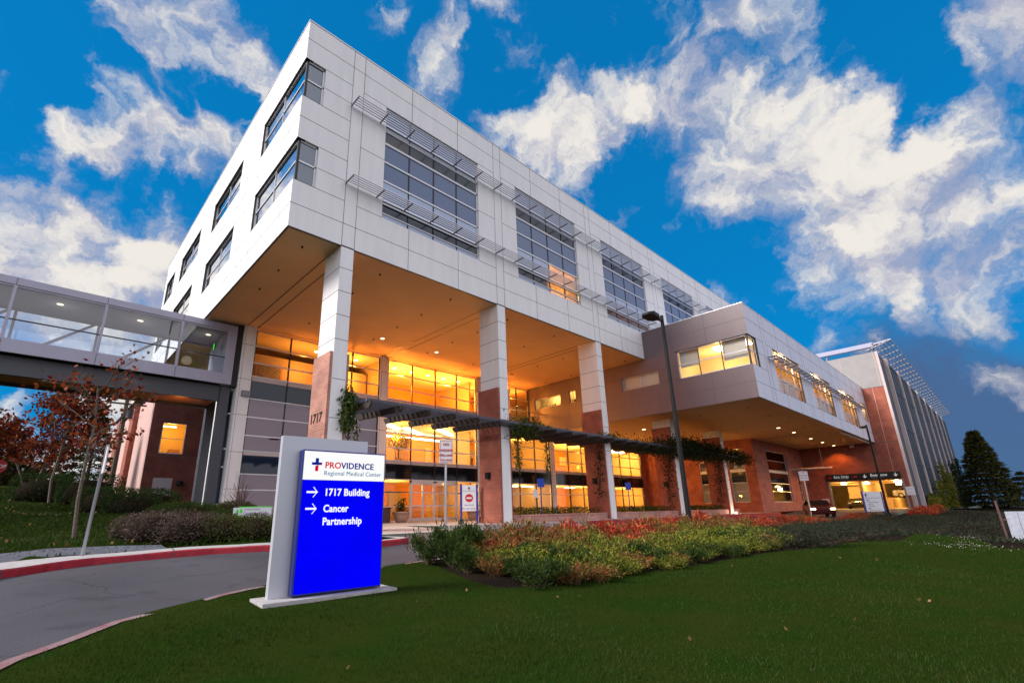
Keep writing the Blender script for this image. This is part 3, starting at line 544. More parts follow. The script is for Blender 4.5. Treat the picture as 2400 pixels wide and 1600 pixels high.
# panel joints (thin dark gaps)
j = MB(); jw = .022; e = .004
def jh(x0, x1, z): j.box(x0, x1, -e, .01, z - jw / 2, z + jw / 2)
def jv(x, z0, z1): j.box(x - jw / 2, x + jw / 2, -e, .01, z0, z1)
for z in (ZJ[0], 12.5): jh(0, LEN, z)
for z in ZJ[1:-1]: jh(.95 if 17.85 < z < 19.95 or 13.65 < z < 15.67 else 0, 2.26, z)
for c in CX:
    jv(c, ZB, ZT); jv(c + CW, ZB, ZT)
    for z in (19.93, 16.76, 13.6): jh(c + CW, c + 1.84, z); jh(c + 7.94, c + 9.2, z)
    for x in (c + 3.35, c + 6.42): jv(x, ZB, 13.6); jv(x, 19.93, ZT)
def jl(y0, y1, z): j.box(-e, .01, y0, y1, z - jw / 2, z + jw / 2)
for z in (21.05, 16.76, 12.5): jl(0, DEP, z)
for y in (1.2, 5.15, 7.0, 8.46, 11.3, 14.16, 15.8, 17.5, 20.4, 23.2, 25.6):
    for (z0, z1) in ((ZB, 13.6), (15.66, 17.85), (19.93, ZT)): j.box(-e, .01, y - jw / 2, y + jw / 2, z0, z1)
for (y0, y1) in ((5.15, 8.46), (14.16, 17.5), (23.2, 25.6)):
    for z in (13.6, 14.6, 15.66, 17.85, 18.88, 19.93): jl(y0, y1, z)
j.build('panel_joint', M['joint'], B)
# sprinklers and downlights in the soffit
sp = MB(); sp.tube([(0, 0, 0), (0, 0, -.10)], [.055, .02], 8); spm = sp.build('sprinkler', M['lip'], B)
first = True
for x in (1.09, 4.86, 9.17, 13.5, 17.84, 22.15, 26.4):
    for y in (1.23, 3.89, 6.4, 9.2):
        if x < 2 and y > 8: continue
        o = spm if first else spm.copy()
        if not first: COL.objects.link(o)
        o.location = (x, y, ZB + .04); first = False
for x in (30.2, 34.5, 38.8, 43.1, 47.4, 51.7, 56.0, 60.3):
    for y in (-5.6, -2.2):
        o = spm.copy(); COL.objects.link(o); o.location = (x, y, 7.17)
def downlight(x, y, z, r=.11, p=60, par=None):
    a = MB().lathe([(r * 1.25, 0), (r * 1.25, -.012), (r, -.014)], (x, y, z), 16).build('downlight', M['alu'], par or B)
    MB().lathe([(r, -.015), (r * .95, -.02)], (x, y, z), 16).build('lamp_disc', M['lamp'], a)
    if p: lamp('downlight_beam', 'SPOT', (x, y, z - .05), p, WARM, par or B, .08, (0, 0, 0), R(120))
for x in (9.55, 13.95, 18.3): downlight(x, 8.72, ZB + .04, p=220)
for x, y in ((42.17, -3.92), (46.5, -3.94), (53.0, -3.7), (57.7, -3.65), (62.3, -3.68), (32.87, 3.83)): downlight(x, y, 7.16, .14, 520)
# big windows of the front
MBAR = [(19.86, .07), (18.90, .07), (18.55, .10), (17.83, .12), (16.76, .09), (15.69, .09), (14.62, .08), (14.44, .09), (13.92, .06), (13.63, .06)]
for i, (x0, x1, z0, z1) in enumerate(wins):
    f = MB(); yy = .13
    for (z, h) in MBAR: f.box(x0, x1, yy - .05, yy + .03, z - h / 2, z + h / 2)
    f.box(x0, x0 + .06, yy - .05, yy + .03, z0, z1); f.box(x1 - .09, x1, yy - .05, yy + .03, z0, z1)
    F = f.build('window', M['frame'], B)
    md = MB()
    for k in (1.5, 3.03, 4.57): md.box(x0 + k - .03, x0 + k + .03, yy - .03, yy + .028, z0, z1)
    md.build('mullion', M['dframe'], F)
    MB().quad((x0, yy, z0), (x1, yy, z0), (x1, yy, 15.69), (x0, yy, 15.69)).quad((x0, yy, 17.83), (x1, yy, 17.83), (x1, yy, z1), (x0, yy, z1)).build('pane', M['glassw'], F)
    MB().box(x0, x1, yy, yy + .1, 15.69, 17.83).build('spandrel_panel', M['spanb'], F); MB().box(x0, x1, yy - .004, yy + .1, 18.9, 19.9).build('painted_sky_panel', M['spansky'], F)  # opaque pale band: the sky's reflection in the glass put into its colour
    xe = x0 + 3.03 if i == 1 else x1; MB().box(x0, xe, yy - .004, yy + .1, 14.62, 15.69).box(x0, xe, yy - .004, yy + .1, 13.6, 13.92).build('painted_sky_panel', M['spansky'], F)  # upper box paints reflected sky, lower box is the pale ledge
    rm = MB(); rm.box(x0 - .02, x1 + .02, 3.2, 3.25, 13.5, 20)
    for zz in (13.58, 16.8, 20.0): rm.box(x0, x1, .36, 3.2, zz - .03, zz)
    for xx in (x0 - .04, x1 + .02): rm.box(xx, xx + .02, .36, 3.2, 13.5, 20)
    rm.build('room_wall', M['curtain'] if i in (1, 2) else M['olive'] if i == 0 else M['dark'], F)
    if i == 1:
        MB().box(x0 + 3.0, x0 + 3.03, .3, 3.2, 13.6, 16.7).build('partition', M['curtain'], F); lamp('room_lamp', 'POINT', (x0 + 4.6, 1.6, 15.4), 420, (1, .5, .1), B)
    if i == 2: lamp('room_lamp', 'POINT', (x0 + 3.0, 1.8, 15.4), 90, (1, .5, .1), B)
    if i == 0: lamp('room_lamp', 'POINT', (x0 + 2.0, 2.2, 19.4), 6, (1, .7, .35), B)
# corner windows and left side windows
for (z0, z1) in ((17.85, 19.93), (13.6, 15.66)):
    f = MB()
    for z in (z0 + .04, (z0 + z1) / 2, z1 - .05): f.box(.10, .93, .10, .17, z - .04, z + .04); f.box(.10, .17, .17, 5.15, z - .035, z + .035)
    f.box(.85, .93, .10, .17, z0, z1); f.box(.10, .16, 5.07, 5.15, z0, z1); f.box(.10, .15, 2.6, 2.65, z0, z1)
    F = f.build('window', M['frame'], B); MB().box(.09, .19, .09, .19, z0, z1).build('corner_post', M['dframe'], F)
    MB().quad((.19, .135, z0), (.93, .135, z0), (.93, .135, z1), (.19, .135, z1)).build('pane', M['glassw'], F); MB().quad((.135, .19, z0), (.135, 5.15, z0), (.135, 5.15, z1), (.135, .19, z1)).build('side_pane', M['glassm'], F)
    MB().box(.3, .93, .28, .31, z0, z1).box(.24, .27, .31, 5.15, z0, z1).build('blind', M['blindw'], F)  # white blind added behind the side panes to whiten them like a reflection
for (a, b) in lw:
    for (z0, z1) in ((17.85, 19.93), (13.6, 15.66)):
        f = MB()
        for z in (z0 + .04, (z0 + z1) / 2, z1 - .05): f.box(.14, .2, a, b, z - .035, z + .035)
        for y in (a, (a + b) / 2 - .03, b - .06): f.box(.14, .2, y, y + .06, z0, z1)
        F = f.build('window', M['frame'], B); MB().quad((.17, a, z0), (.17, b, z0), (.17, b, z1), (.17, a, z1)).build('pane', M['glassm'], F); MB().box(.24, .27, a, b, z0, z1).build('blind', M['blindw'], F)  # white blind added to make the pane look bright with reflected cloud
# sunshades: louvre runs along the front
def sunshade(x0, x1, y0, z, out_, n, parts=B, br=1.53):
    s = MB()
    for k in range(n): y = y0 - .16 - (out_ - .18) * k / (n - 1); s.box(x0, x1, y - .03, y + .03, z - .012, z + .012)
    o = s.build('sunshade', M['alu'], parts); k = x0
    while k < x1 - .3: MB().box(k, k + .05, y0 - out_, y0, z - .06, z - .013).build('bracket', M['alud'], o); k += br
    return o
for z in (18.80, 14.56):
    for i, c in enumerate(CX): sunshade(c - .02, c + 9.2, 0, z, .72, 5)

# columns
def column(c, ztop, zbr, label=None):
    o = MB().box(c, c + CW, 0, 1.47, -.02, ztop).build('column', M['white'], B)
    q = MB()
    z = ztop - 1.05
    while z > zbr + .2:
        q.box(c - .004, c + CW + .004, -.004, 1.474, z - .011, z + .011); z -= 1.05
    for z in (5.62, 4.08): 
        if z < zbr: q.box(c + .02, c + CW - .02, -.004, .01, z - .011, z + .011)
    q.build('panel_joint', M['joint'], o)
    p = MB()
    for (a, b) in ((c - .12, c - .003), (c + CW + .003, c + CW + .12)): p.box(a, b, .035, 1.53, -.03, zbr)
    p.build('brick_pier', M['brick'] if c < 5 else M['brickr'], o); return o
for i, c in enumerate(CX[:5]):
    o = column(c, ZB + .04 if i < 3 else 7.16, 6.72 if i < 3 else 6.55)
    if 1 <= i <= 3: MB().box(c - .27, c - .125, .74, 1.0, 2.12, 2.44).build('wall_light', M['black'], o)
    if i == 4: lamp('uplight', 'POINT', (c - .1, -.35, .12), 25, (1, .8, .5), B, .05); MB().lathe([(.07, 0), (.07, .12), (.05, .14)], (c + .3, -.25, 0), 10).build('uplight_fixture', M['lamp'], o)
text('1717', .52, M['numer'], B, (CX[0] - .135, 1.40, 3.98), (0, -1, 0), 'address_numerals', .012)

# lobby curtain wall at y = 12
YG = 12.0
PIL = [(2.12, 2.82), (11.37, 12.05), (20.65, 21.30), (29.85, 30.45), (39.10, 39.72)]
XE = 46.35
bays = [(2.82, 11.37, 11.36), (12.05, 20.65, 11.36), (21.30, 29.85, 7.12), (30.45, 39.10, 7.12), (39.72, XE, 7.12)]
for (a, b) in PIL: 
    o = MB().box(a, b, YG - .10, YG + .25, 0, ZB + .05).build('pilaster', M['white'], B); q = MB()
    for z in (10.3, 8.2, 6.1, 4.0, 2.0): q.box(a - .003, b + .003, YG - .104, YG, z - .01, z + .01)
    q.box(a + .1, a + .115, YG - .104, YG, 0, ZB); q.build('panel_joint', M['joint'], o)
MB().box(2.36, 2.8, YG - .3, YG - .11, 7.16, 7.48).build('wall_light', M['alud'], B)
for i, (x0, x1, zt_) in enumerate(bays):
    f = MB(); d0, d1 = YG - .04, YG + .05; top = zt_
    zs = [10.33, 9.28] if top > 8 else []
    for z in zs + [6.03, 4.97, 1.96]: f.box(x0, x1, d0, d1, z - .035, z + .035)
    for (z, h) in ((top - .03, .07), (8.46, .06), (7.10, .06), (4.10, .05), (2.82, .06), (.06, .1)):
        if z < top: f.box(x0, x1, d0 - .005, d1, z - h / 2, z + h / 2)
    F = f.build('glass_bay', M['frame'], B); md = MB()
    segs = ([(0.05, top)] if i != 1 else [(2.75, top)])
    for k in range(5):
        x = x0 + k * (x1 - x0) / 4 if i != 4 else x0 + k * 2.13
        if x > x1: x = x1
        x = min(max(x, x0 + .03), x1 - .03)
        for (za, zb_) in segs: md.box(x - .035, x + .035, d0 + .004, d1 + .03, za, zb_)
    md.build('mullion', M['dframe'], F)
    gl = M['glassr'] if i == 0 else M['glassl']
    if top > 8:
        MB().quad((x0, YG, 8.48), (x1, YG, 8.48), (x1, YG, top), (x0, YG, top)).build('pane', M['glassl'], F)
        MB().box(x0, x1, YG - .02, YG + .06, 8.18, 8.44).build('sill_band', M['band'], F)
        MB().box(x0, x1, YG, YG + .06, 7.13, 8.18).build('spandrel_panel', M['spann'] if i == 0 else M['spand'], F)
    else:
        MB().box(27.2 if i == 2 else x0, x1, YG, YG + .06, 7.1, 7.3).build('head_panel', M['band'], F)
    MB().quad((x0, YG, 4.1), (x1, YG, 4.1), (x1, YG, 7.1), (x0, YG, 7.1)).build('pane', gl, F)
    MB().box(x0, x1, YG - .02, YG + .06, 3.87, 4.08).build('sill_band', M['band'], F)
    MB().box(x0, x1, YG, YG + .06, 2.83, 3.87).build('spandrel_panel', M['spann'] if i == 0 else M['spand'], F)
    if i != 1: MB().quad((x0, YG, .1), (x1, YG, .1), (x1, YG, 2.8), (x0, YG, 2.8)).build('pane', gl, F)
# upper storey of the third bay, beside the wing
f = MB()
for z in (11.33, 10.33, 9.28, 8.46, 7.4): f.box(21.3, 27.16, YG - .04, YG + .05, z - .035, z + .035)
F = f.build('glass_bay', M['frame'], B); md = MB()
for x in (21.33, 23.43, 25.56, 27.1): md.box(x - .035, x + .035, YG - .036, YG + .08, 7.3, 11.36)
md.build('mullion', M['dframe'], F); MB().quad((21.3, YG, 7.3), (27.16, YG, 7.3), (27.16, YG, 11.36), (21.3, YG, 11.36)).build('pane', M['glassl'], F)
# entrance: side lights and sliding doors of the second bay
f = MB()
for (a, b) in ((12.05, 14.2), (18.5, 20.65)):
    for z in (1.0, 1.95): f.box(a, b, YG - .04, YG + .05, z - .03, z + .03)
for x in (14.24, 18.46): f.box(x - .06, x + .06, YG - .06, YG + .08, 0, 2.8)
f.box(14.18, 18.52, YG - .06, YG + .08, 2.62, 2.8)
F = f.build('entrance_frame', M['frame'], B)
for (a, b) in ((12.05, 14.2), (18.5, 20.65)): MB().quad((a, YG, .05), (b, YG, .05), (b, YG, 2.8), (a, YG, 2.8)).build('pane', M['glassl'], F)
MB().box(16.2, 16.5, YG - .14, YG - .06, 2.66, 2.74).build('door_sensor', M['black'], F)
for k in range(4):
    a = 14.30 + k * 1.03; b = a + 1.01; y = YG - .02 + (.05 if k in (1, 2) else 0); f = MB()
    for (p, q) in ((a, a + .09), (b - .09, b)): f.box(p, q, y - .025, y + .025, .02, 2.6)
    for (p, q) in ((.02, .22), (1.0, 1.1), (2.5, 2.6)): f.box(a + .09, b - .09, y - .024, y + .024, p, q)
    F = f.build('sliding_door', M['frame'], B); MB().quad((a, y, .02), (b, y, .02), (b, y, 2.6), (a, y, 2.6)).build('pane', M['glassl'], F)

# rooms behind the glass
iw = MB(); ic = MB(); ifl = MB(); io = MB()
X0, X1 = 2.5, 47.1
for (z0, z1) in ((0.02, 2.85), (4.0, 7.05), (8.3, 11.34)):
    xe = X1 if z0 < 8 else 27.16
    io.box(X0, xe, 17.5, 17.6, z0, z1); ic.box(X0, xe, 12.25, 17.5, z1, z1 + .05); ifl.box(X0, xe, 12.1, 17.5, z0 - .08, z0 - .02)
for x in (11.7, 20.97, 30.15, 39.4): iw.box(x - .06, x + .06, 13.2 if x in (20.97,) else 12.3, 17.5, .0, 11.4 if x < 29 else 7.1)
iw.box(2.4, 2.5, 12.3, 17.5, 0, 11.4); iw.box(25.0, 25.1, 12.3, 17.5, 8.3, 11.3); iw.box(47.1, 47.2, 12.3, 17.5, 0, 7.1)
io.build('interior_back_wall', M['orange'], B); iw.build('interior_partition', M['olive'], B); ic.build('interior_ceiling', M['cream'], B); ifl.build('interior_floor', M['tan'], B)
MB().box(2.5, 11.6, 12.6, 12.65, .05, 7.0).build('reflection_sheet', mat('mauve painted reflection', (.40, .33, .36), .9), B)  # mauve sheet painted to imitate sky reflected in the unlit left bay
ipw = {k: MB() for k in ('wood', 'cream', 'curtain', 'olive')}
for (z0, z1, xe) in ((0.05, 2.6, 47), (4.05, 6.6, 47), (8.35, 10.6, 26)):
    x = 12.2
    while x < xe - 2:
        w_ = rng.uniform(.5, 1.9); k = list(ipw)[int(rng.integers(4))]; ipw[k].box(x, x + w_, 17.42, 17.49, z0, z1 * rng.uniform(.82, 1.0)); x += w_ + rng.uniform(.5, 2.6)
for k in ipw: ipw[k].build('interior_panel', M[k], B)
for (x, y, z) in ((16.0, 15.8, .02), (23, 15.5, .02), (33, 15.6, .02), (22.5, 14.6, 4.02), (34.5, 14.8, 4.02), (42.0, 15, 4.02)): MB().box(x, x + 2.2, y, y + .7, z, z + 1.0).box(x - .06, x + 2.26, y - .06, y + .76, z + 1.0, z + 1.06).build('reception_desk', M['wood'], B)
bw = MB()
for (x, z, ww, hh) in ((27.2, 1.35, 1.3, 1.1), (29.2, 1.4, 1.2, 1.1), (32.5, 1.4, 1.3, 1.0), (36.6, 1.5, .5, .6), (29.3, 4.6, .9, 1.1), (33.8, 4.4, 1.3, 2.2)): bw.box(x, x + ww, 17.4, 17.48, z, z + hh)
bw.build('wall_print', M['artw'], B)
for k, (x, z, ww, hh) in enumerate(((3.6, 8.7, 1.7, 1.25), (13.0, 8.75, .8, 1.1), (14.6, 8.75, 1.5, 1.1), (17.0, 8.75, 1.4, 1.1))):
    y = 16.9 if k else 14.0
    if k == 0: MB().box(2.6, 11.5, 14.1, 14.16, 8.3, 10.55).build('interior_partition', M['olive'], B)
    o = MB().box(x, x + ww, y, y + .06, z, z + hh).build('picture_frame', M['gold'], B); MB().box(x + .12, x + ww - .12, y - .02, y, z + .12, z + hh - .12).build('picture', M['art'] if k != 2 else M['artw'], o)
cl_ = MB()
for x in (13.6, 15.2, 16.8, 18.4, 20.0): cl_.lathe([(.13, 0), (.13, -.02)], (x, 13.6, 11.33), 14)
for x in (7.3, 10.3, 23.0): cl_.lathe([(.13, 0), (.13, -.02)], (x, 13.6, 11.33), 14)
cl_.build('ceiling_lamp', M['lamp'], B)
ct = MB()
for (x, y) in ((13.6, 13.4), (16.6, 14.6), (19.2, 13.6)): ct.bar((x - 1.2, y, 6.98), (x + 1.6, y + 1.9, 6.98), .45, .06)
ct.box(12.2, 20.5, 16.6, 17.0, 6.6, 6.68)
for x in (26.6, 28.7, 32.3, 35.2, 41.5): ct.box(x, x + 1.3, 14.4, 14.7, 2.74, 2.8)
for x in (40.2, 42.2, 44.2): ct.box(x, x + 1.5, 13.6, 14.1, 6.9, 6.98)
ct.build('cove_light', M['lampw'], B)
sc = MB()
for p in ((27.0, 17.3, 5.6), (27.2, 17.3, 2.1), (24.6, 15, 9.4)): sc.lathe([(.02, -.1), (.12, .02), (.12, .16), (.04, .22)], p, 12)
sc.lathe([(.05, .4), (.32, .1), (.34, 0), (.1, -.02)], (31.5, 13.6, 6.3), 16)
sc.build('wall_sconce', M['lamp'], B)
for (x, y, z, p) in ((6.2, 13.0, 9.7, 45), (9.8, 13.2, 9.9, 110), (14.0, 13.4, 9.8, 330), (18.6, 13.4, 9.8, 330), (23.4, 13.6, 9.8, 260), (26.2, 13.5, 9.6, 120),
        (13.9, 13.6, 6.0, 300), (18.5, 13.6, 6.0, 320), (23.4, 13.6, 5.8, 240), (27.6, 14.0, 5.8, 240), (32.6, 14.0, 5.8, 260), (36.8, 14.0, 5.8, 240), (41.3, 13.8, 6.0, 300), (44.6, 13.8, 6.0, 330),
        (14.0, 14.0, 2.2, 170), (18.8, 14.0, 2.2, 170), (23.4, 14.0, 2.2, 150), (27.6, 14.2, 2.2, 170), (32.6, 14.2, 2.2, 180), (37.0, 14.2, 2.2, 150), (41.8, 14.2, 2.2, 170), (45.2, 14.0, 2.2, 130)):
    lamp('room_lamp', 'POINT', (x, y, z), p * (3.7 if z > 8 else 3.0 if x > 30 else 1.55), (1, .33, .04) if z > 8 else (1, .46, .085), B, .2)
# side wall of the lobby block and the brick walls at the right
sw = MB(); sw.quad((2.12, YG + .25, 0), (2.12, 17.8, 0), (2.12, 17.8, ZB), (2.12, YG + .25, ZB)).quad((2.12, 17.8, 0), (50, 17.8, 0), (50, 17.8, ZB), (2.12, 17.8, ZB)); sw.build('side_wall', M['white'], B)
sf = MB()
for z in (1.2, 3.2, 4.2, 6.2, 7.6, 9.4): sf.box(2.0, 2.11, 12.5, 13.7, z - .05, z + .05)
sf.build('side_window_rail', M['frame'], B)
MB().box(2.06, 2.11, 12.6, 13.6, .5, 9.6).build('side_window', M['spann'], B)
XB = 47.2
wl = [(1.1, 2.65, .98, 6.28), (4.77, 5.7, .98, 5.2), (8.4, 9.4, .98, 6.5)]
w = MB(); holed(w, lambda u, v, d: (XB + d, u, v), .1, YG, 0, 7.16, wl, .2)
fw_ = [(50.9, 57.25, .95, 6.25), (60.55, 61.6, .95, 4.4)]
w2 = MB(); holed(w2, lambda u, v, d: (u, .1 + d, v), XB, 63.47, 0, 7.16, fw_, .2); w2.build('brick_wall', brick_mat('red brick pinked by sky', (.34, .10, .075), (.40, .13, .10), (.34, .16, .13), 0), B)  # same red brick, with the pink of the sky light put into its colour
w.quad((XE, YG - .03, 0), (XB, YG - .03, 0), (XB, YG - .03, 7.16), (XE, YG - .03, 7.16)); w.build('brick_wall', M['brickr'], B)
MB().box(XB - .005, XB + .01, .09, YG, 3.90, 3.93).box(XB, 50.9, .094, .11, 3.90, 3.93).box(57.25, 60.5, .094, .11, 3.90, 3.93).build('brick_course', M['joint'], B)
def brickwin(P, u0, u1, z0, z1, cur, lit):
    f = MB(); bx = lambda a, b, c, d_, e0=.08, e1=.16: f.box(*P(a, b, e0, e1), c, d_)
    bx(u0, u1, z1 - .06, z1); bx(u0, u1, z0, z0 + .06); bx(u0, u0 + .06, z0, z1); bx(u1 - .06, u1, z0, z1)
    for z in (2.03, 2.87): 
        if z < z1: bx(u0, u1, z - .03, z + .03)
    if z1 > 4.5: bx(u0, u1, 3.95, 4.23, .06, .16); bx(u0, u1, 5.2, 5.25)
    F = f.build('window', M['frame'], B)
    q = MB(); q.box(*P(u0, u1, .13, .135), z0, z1); q.build('pane', M['glassl'], F)
    if z1 > 3.9: s_ = MB(); s_.box(*P(u0, u1, .11, .17), 2.87, 3.95); s_.build('spandrel_panel', M['spand'], F)
    c = MB(); c.box(*P(u0, u1, .3, .33), z0, 2.85); c.build('curtain', cur, F)
    if z1 > 4.5: c = MB(); c.box(*P(u0 + .1, u1, .5, .53), 4.2, z1 - .5); c.build('curtain', cur, F)
    if lit: b = MB(); b.box(*P(u0, u1, 2.4, 2.45), z0, z1); b.build('room_wall', M['orange'], F)
PX = lambda a, b, e0, e1: (XB + e0, XB + e1, a, b)
PY = lambda a, b, e0, e1: (a, b, .1 + e0, .1 + e1)
for (a, b, c, d) in wl: brickwin(PX, a, b, c, d, M['blind'], False)
lamp('room_lamp', 'POINT', (XB + .8, 2.0, 6.0), 160, (1, .48, .09), B); lamp('room_lamp', 'POINT', (XB + 1.2, 5.4, 4.9), 25, WARM, B)
brickwin(PY, *fw_[0], M['curtain'], True); brickwin(PY, *fw_[1], M['blind'], False)
lamp('room_lamp', 'POINT', (54, .9, 5.9), 260, (1, .48, .09), B); lamp('room_lamp', 'POINT', (54, .85, 2.6), 150, (1, .48, .09), B)
MB().box(51, 57.2, .45, 2.5, 4.0, 4.1).box(50.7, 50.8, .45, 2.5, .9, 6.4).box(57.3, 57.4, .45, 2.5, .9, 6.4).build('interior_floor', M['tan'], B)

# projecting wing on the right
XW, XG, YW, WB, WT = 27.16, 63.47, -7.32, 7.15, 13.58
sidew = [(YW - .001, -2.45, 9.33, 11.4), (-.93, 2.13, 9.33, 10.35), (6.62, 7.3, 9.33, 10.35), (8.22, 11.2, 9.35, 10.3)]
frontw = [(XW - .001, 28.6, 9.33, 11.4), (31.86, 38.0, 8.2, 11.4), (41.2, 47.5, 8.2, 11.42), (50.95, 57.3, 8.2, 11.45), (60.6, 62.9, 9.4, 11.45)]
rv2 = []; w = MB(); holed(w, lambda u, v, d: (u, YW + d, v), XW, XG, WB, WT, [(XW, *frontw[0][1:])] + frontw[1:], .25, rv2); [q.build('window_reveal', M['lip'], B) for q in rv2]
w.quad((XW, YW, WT), (XG, YW, WT), (XG, -.004, WT), (XW, -.004, WT)); w.build('wing_front_wall', M['lav'], B)
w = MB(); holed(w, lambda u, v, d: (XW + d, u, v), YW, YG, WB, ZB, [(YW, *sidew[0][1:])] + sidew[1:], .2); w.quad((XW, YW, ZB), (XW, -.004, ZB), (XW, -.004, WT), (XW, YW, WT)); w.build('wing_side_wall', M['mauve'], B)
MB().box(XW - .02, XG, YW - .02, YW + .2, WT, WT + .04).box(XW - .02, XW + .2, YW + .2, -.01, WT, WT + .04).build('parapet_cap', M['alu'], B)
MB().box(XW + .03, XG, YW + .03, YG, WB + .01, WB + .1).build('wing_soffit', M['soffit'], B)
MB().box(XW - .004, XG, YW - .004, YW + .06, WB - .02, WB + .012).box(XW - .004, XW + .06, YW + .06, YG, WB - .02, WB + .012).build('soffit_edge_trim', M['lip'], B)
MB().box(49.2, 49.5, YW + .1, .1, WB - .04, WB + .02).box(XW + 1, 49.2, -6.2, -6.15, WB + .002, WB + .02).build('soffit_joint', M['soffit'], B)
MB().box(49.6, 62.6, -7.0, -6.86, WB - .13, WB - .02).box(63.0, 63.4, -5.4, -5.0, WB - .35, WB - .05).build('soffit_pipe', M['bwhite'], B)
j = MB()
def wh(x0, x1, z): j.box(x0, x1, YW - e, YW + .01, z - jw / 2, z + jw / 2)
def wv_(x, z0, z1): j.box(x - jw / 2, x + jw / 2, YW - e, YW + .01, z0, z1)
for z in (12.52, 8.2): wh(XW, XG, z)
for z in (11.4, 10.36, 9.33): wh(28.6, 29.97, z)
for c in (29.97, 39.2, 48.4, 57.6):
    wv_(c, WB, WT); wv_(c + .65, WB, WT)
    for z in (11.4,): wh(c + .65, c + 1.9, z); wh(c - 1.7, c, z)
    for x in (c + 3.3, c + 6.4):
        if x < XG: wv_(x, WB, 8.2); wv_(x, 11.45, WT)
def sh(y0, y1, z): j.box(XW - e, XW + .01, y0, y1, z - jw / 2, z + jw / 2)
def sv(y, z0, z1): j.box(XW - e, XW + .01, y - jw / 2, y + jw / 2, z0, z1)
sh(YW, 0, 12.52); sh(YW, YG, 8.2); sh(-2.45, YG, 11.4); 
for (a, b) in ((-2.45, -.93), (2.13, 6.62), (7.3, 8.22), (11.2, 12)): sh(a, b, 10.35); sh(a, b, 9.34)
for y in (-4.68, ): sv(y, WB, 9.33); sv(y, 11.4, WT)
for y in (-1.7,): sv(y, 10.35, WT)
for y in (1.4, 4.4, 7.4, 10.0): sv(y, WB, 9.33); sv(y, 10.35, ZB)
j.build('panel_joint', M['joint'], B)
f = MB(); x = XW + .1
for z in (9.37, 10.36, 11.35): f.box(x, x + .07, YW + .1, -2.45, z - .035, z + .035); f.box(x + .07, 28.6, YW + .1, YW + .17, z - .035, z + .035)
f.box(x, x + .07, -2.52, -2.45, 9.33, 11.4); f.box(28.5, 28.6, YW + .1, YW + .17, 9.33, 11.4)
F = f.build('window', M['frame'], B); q = MB().box(x - .01, x + .09, YW + .09, YW + .19, 9.33, 11.4)
for y in (-3.96, -5.5): q.box(x - .004, x + .06, y - .03, y + .03, 9.33, 11.4)
q.build('mullion', M['dframe'], F); MB().quad((x + .03, YW + .19, 9.33), (x + .03, -2.45, 9.33), (x + .03, -2.45, 11.4), (x + .03, YW + .19, 11.4)).quad((x + .1, YW + .13, 9.33), (28.6, YW + .13, 9.33), (28.6, YW + .13, 11.4), (x + .1, YW + .13, 11.4)).build('pane', M['glassl'], F)
MB().box(x + .3, x + .33, -7.0, -5.5, 10.0, 11.4).box(x + .3, x + .33, -3.9, -2.5, 10.2, 11.4).build('blind', M['blind'], F)
rm = MB().box(XW + .3, 31.2, -2.4, -2.3, 9.2, 11.5).box(31.2, 31.3, YW + .3, -2.3, 9.2, 11.5).box(XW + .3, 31.2, YW + .3, -2.3, 11.42, 11.5).box(XW + .3, 31.2, YW + .3, -2.3, 9.2, 9.3); rm.build('room_wall', M['cream'], F)
rl = MB().box(28.3, 29.6, -5.2, -4.6, 11.33, 11.4).box(28.3, 29.6, -6.8, -6.4, 11.33, 11.4).build('ceiling_lamp', M['lampw'], F)
lamp('room_lamp', 'POINT', (29.4, -4.6, 10.7), 150, (1, .62, .2), B)
for k, (a, b, z0, z1) in enumerate(sidew[1:]):
    f = MB(); x = XW + .1
    for z in (z0 + .03, z1 - .03): f.box(x, x + .06, a, b, z - .03, z + .03)
    for y in (a, b - .06, (a + b) / 2 - .03): f.box(x, x + .06, y, y + .06, z0, z1)
    F = f.build('window', M['frame'], B); MB().quad((x + .03, a, z0), (x + .03, b, z0), (x + .03, b, z1), (x + .03, a, z1)).build('pane', M['glassl'], F)
    MB().box(XW + 1.5, XW + 1.6, a - .6, b + .6, z0 - .2, z1 + .4).box(XW + .2, XW + 1.5, a - .6, b + .6, z1 + .3, z1 + .4).box(XW + .2, XW + 1.5, a - .6, b + .6, z0 - .2, z0 - .1).box(XW + .2, XW + 1.5, a - .7, a - .6, z0 - .2, z1 + .4).box(XW + .2, XW + 1.5, b + .6, b + .7, z0 - .2, z1 + .4).build('room_wall', M['cream'], F)
    if k == 0: MB().box(x + .12, x + .14, a + .05, b - .05, z0 + .12, z1).build('blind', M['blind'], F)
    else:
        P = np.column_stack([np.full(60, XW + .3), rng.uniform(a + .1, b - .1, 60), rng.uniform(z0, z0 + .12, 60)]); leaves('window_plant', P, .28, .06, LM['dk'], F, np.array((0, 0, 1.)), .5)
    lamp('room_lamp', 'POINT', (XW + .9, (a + b) / 2, z1 + .1), (6, 30, 55)[k], (1, .66, .2), B, .1)
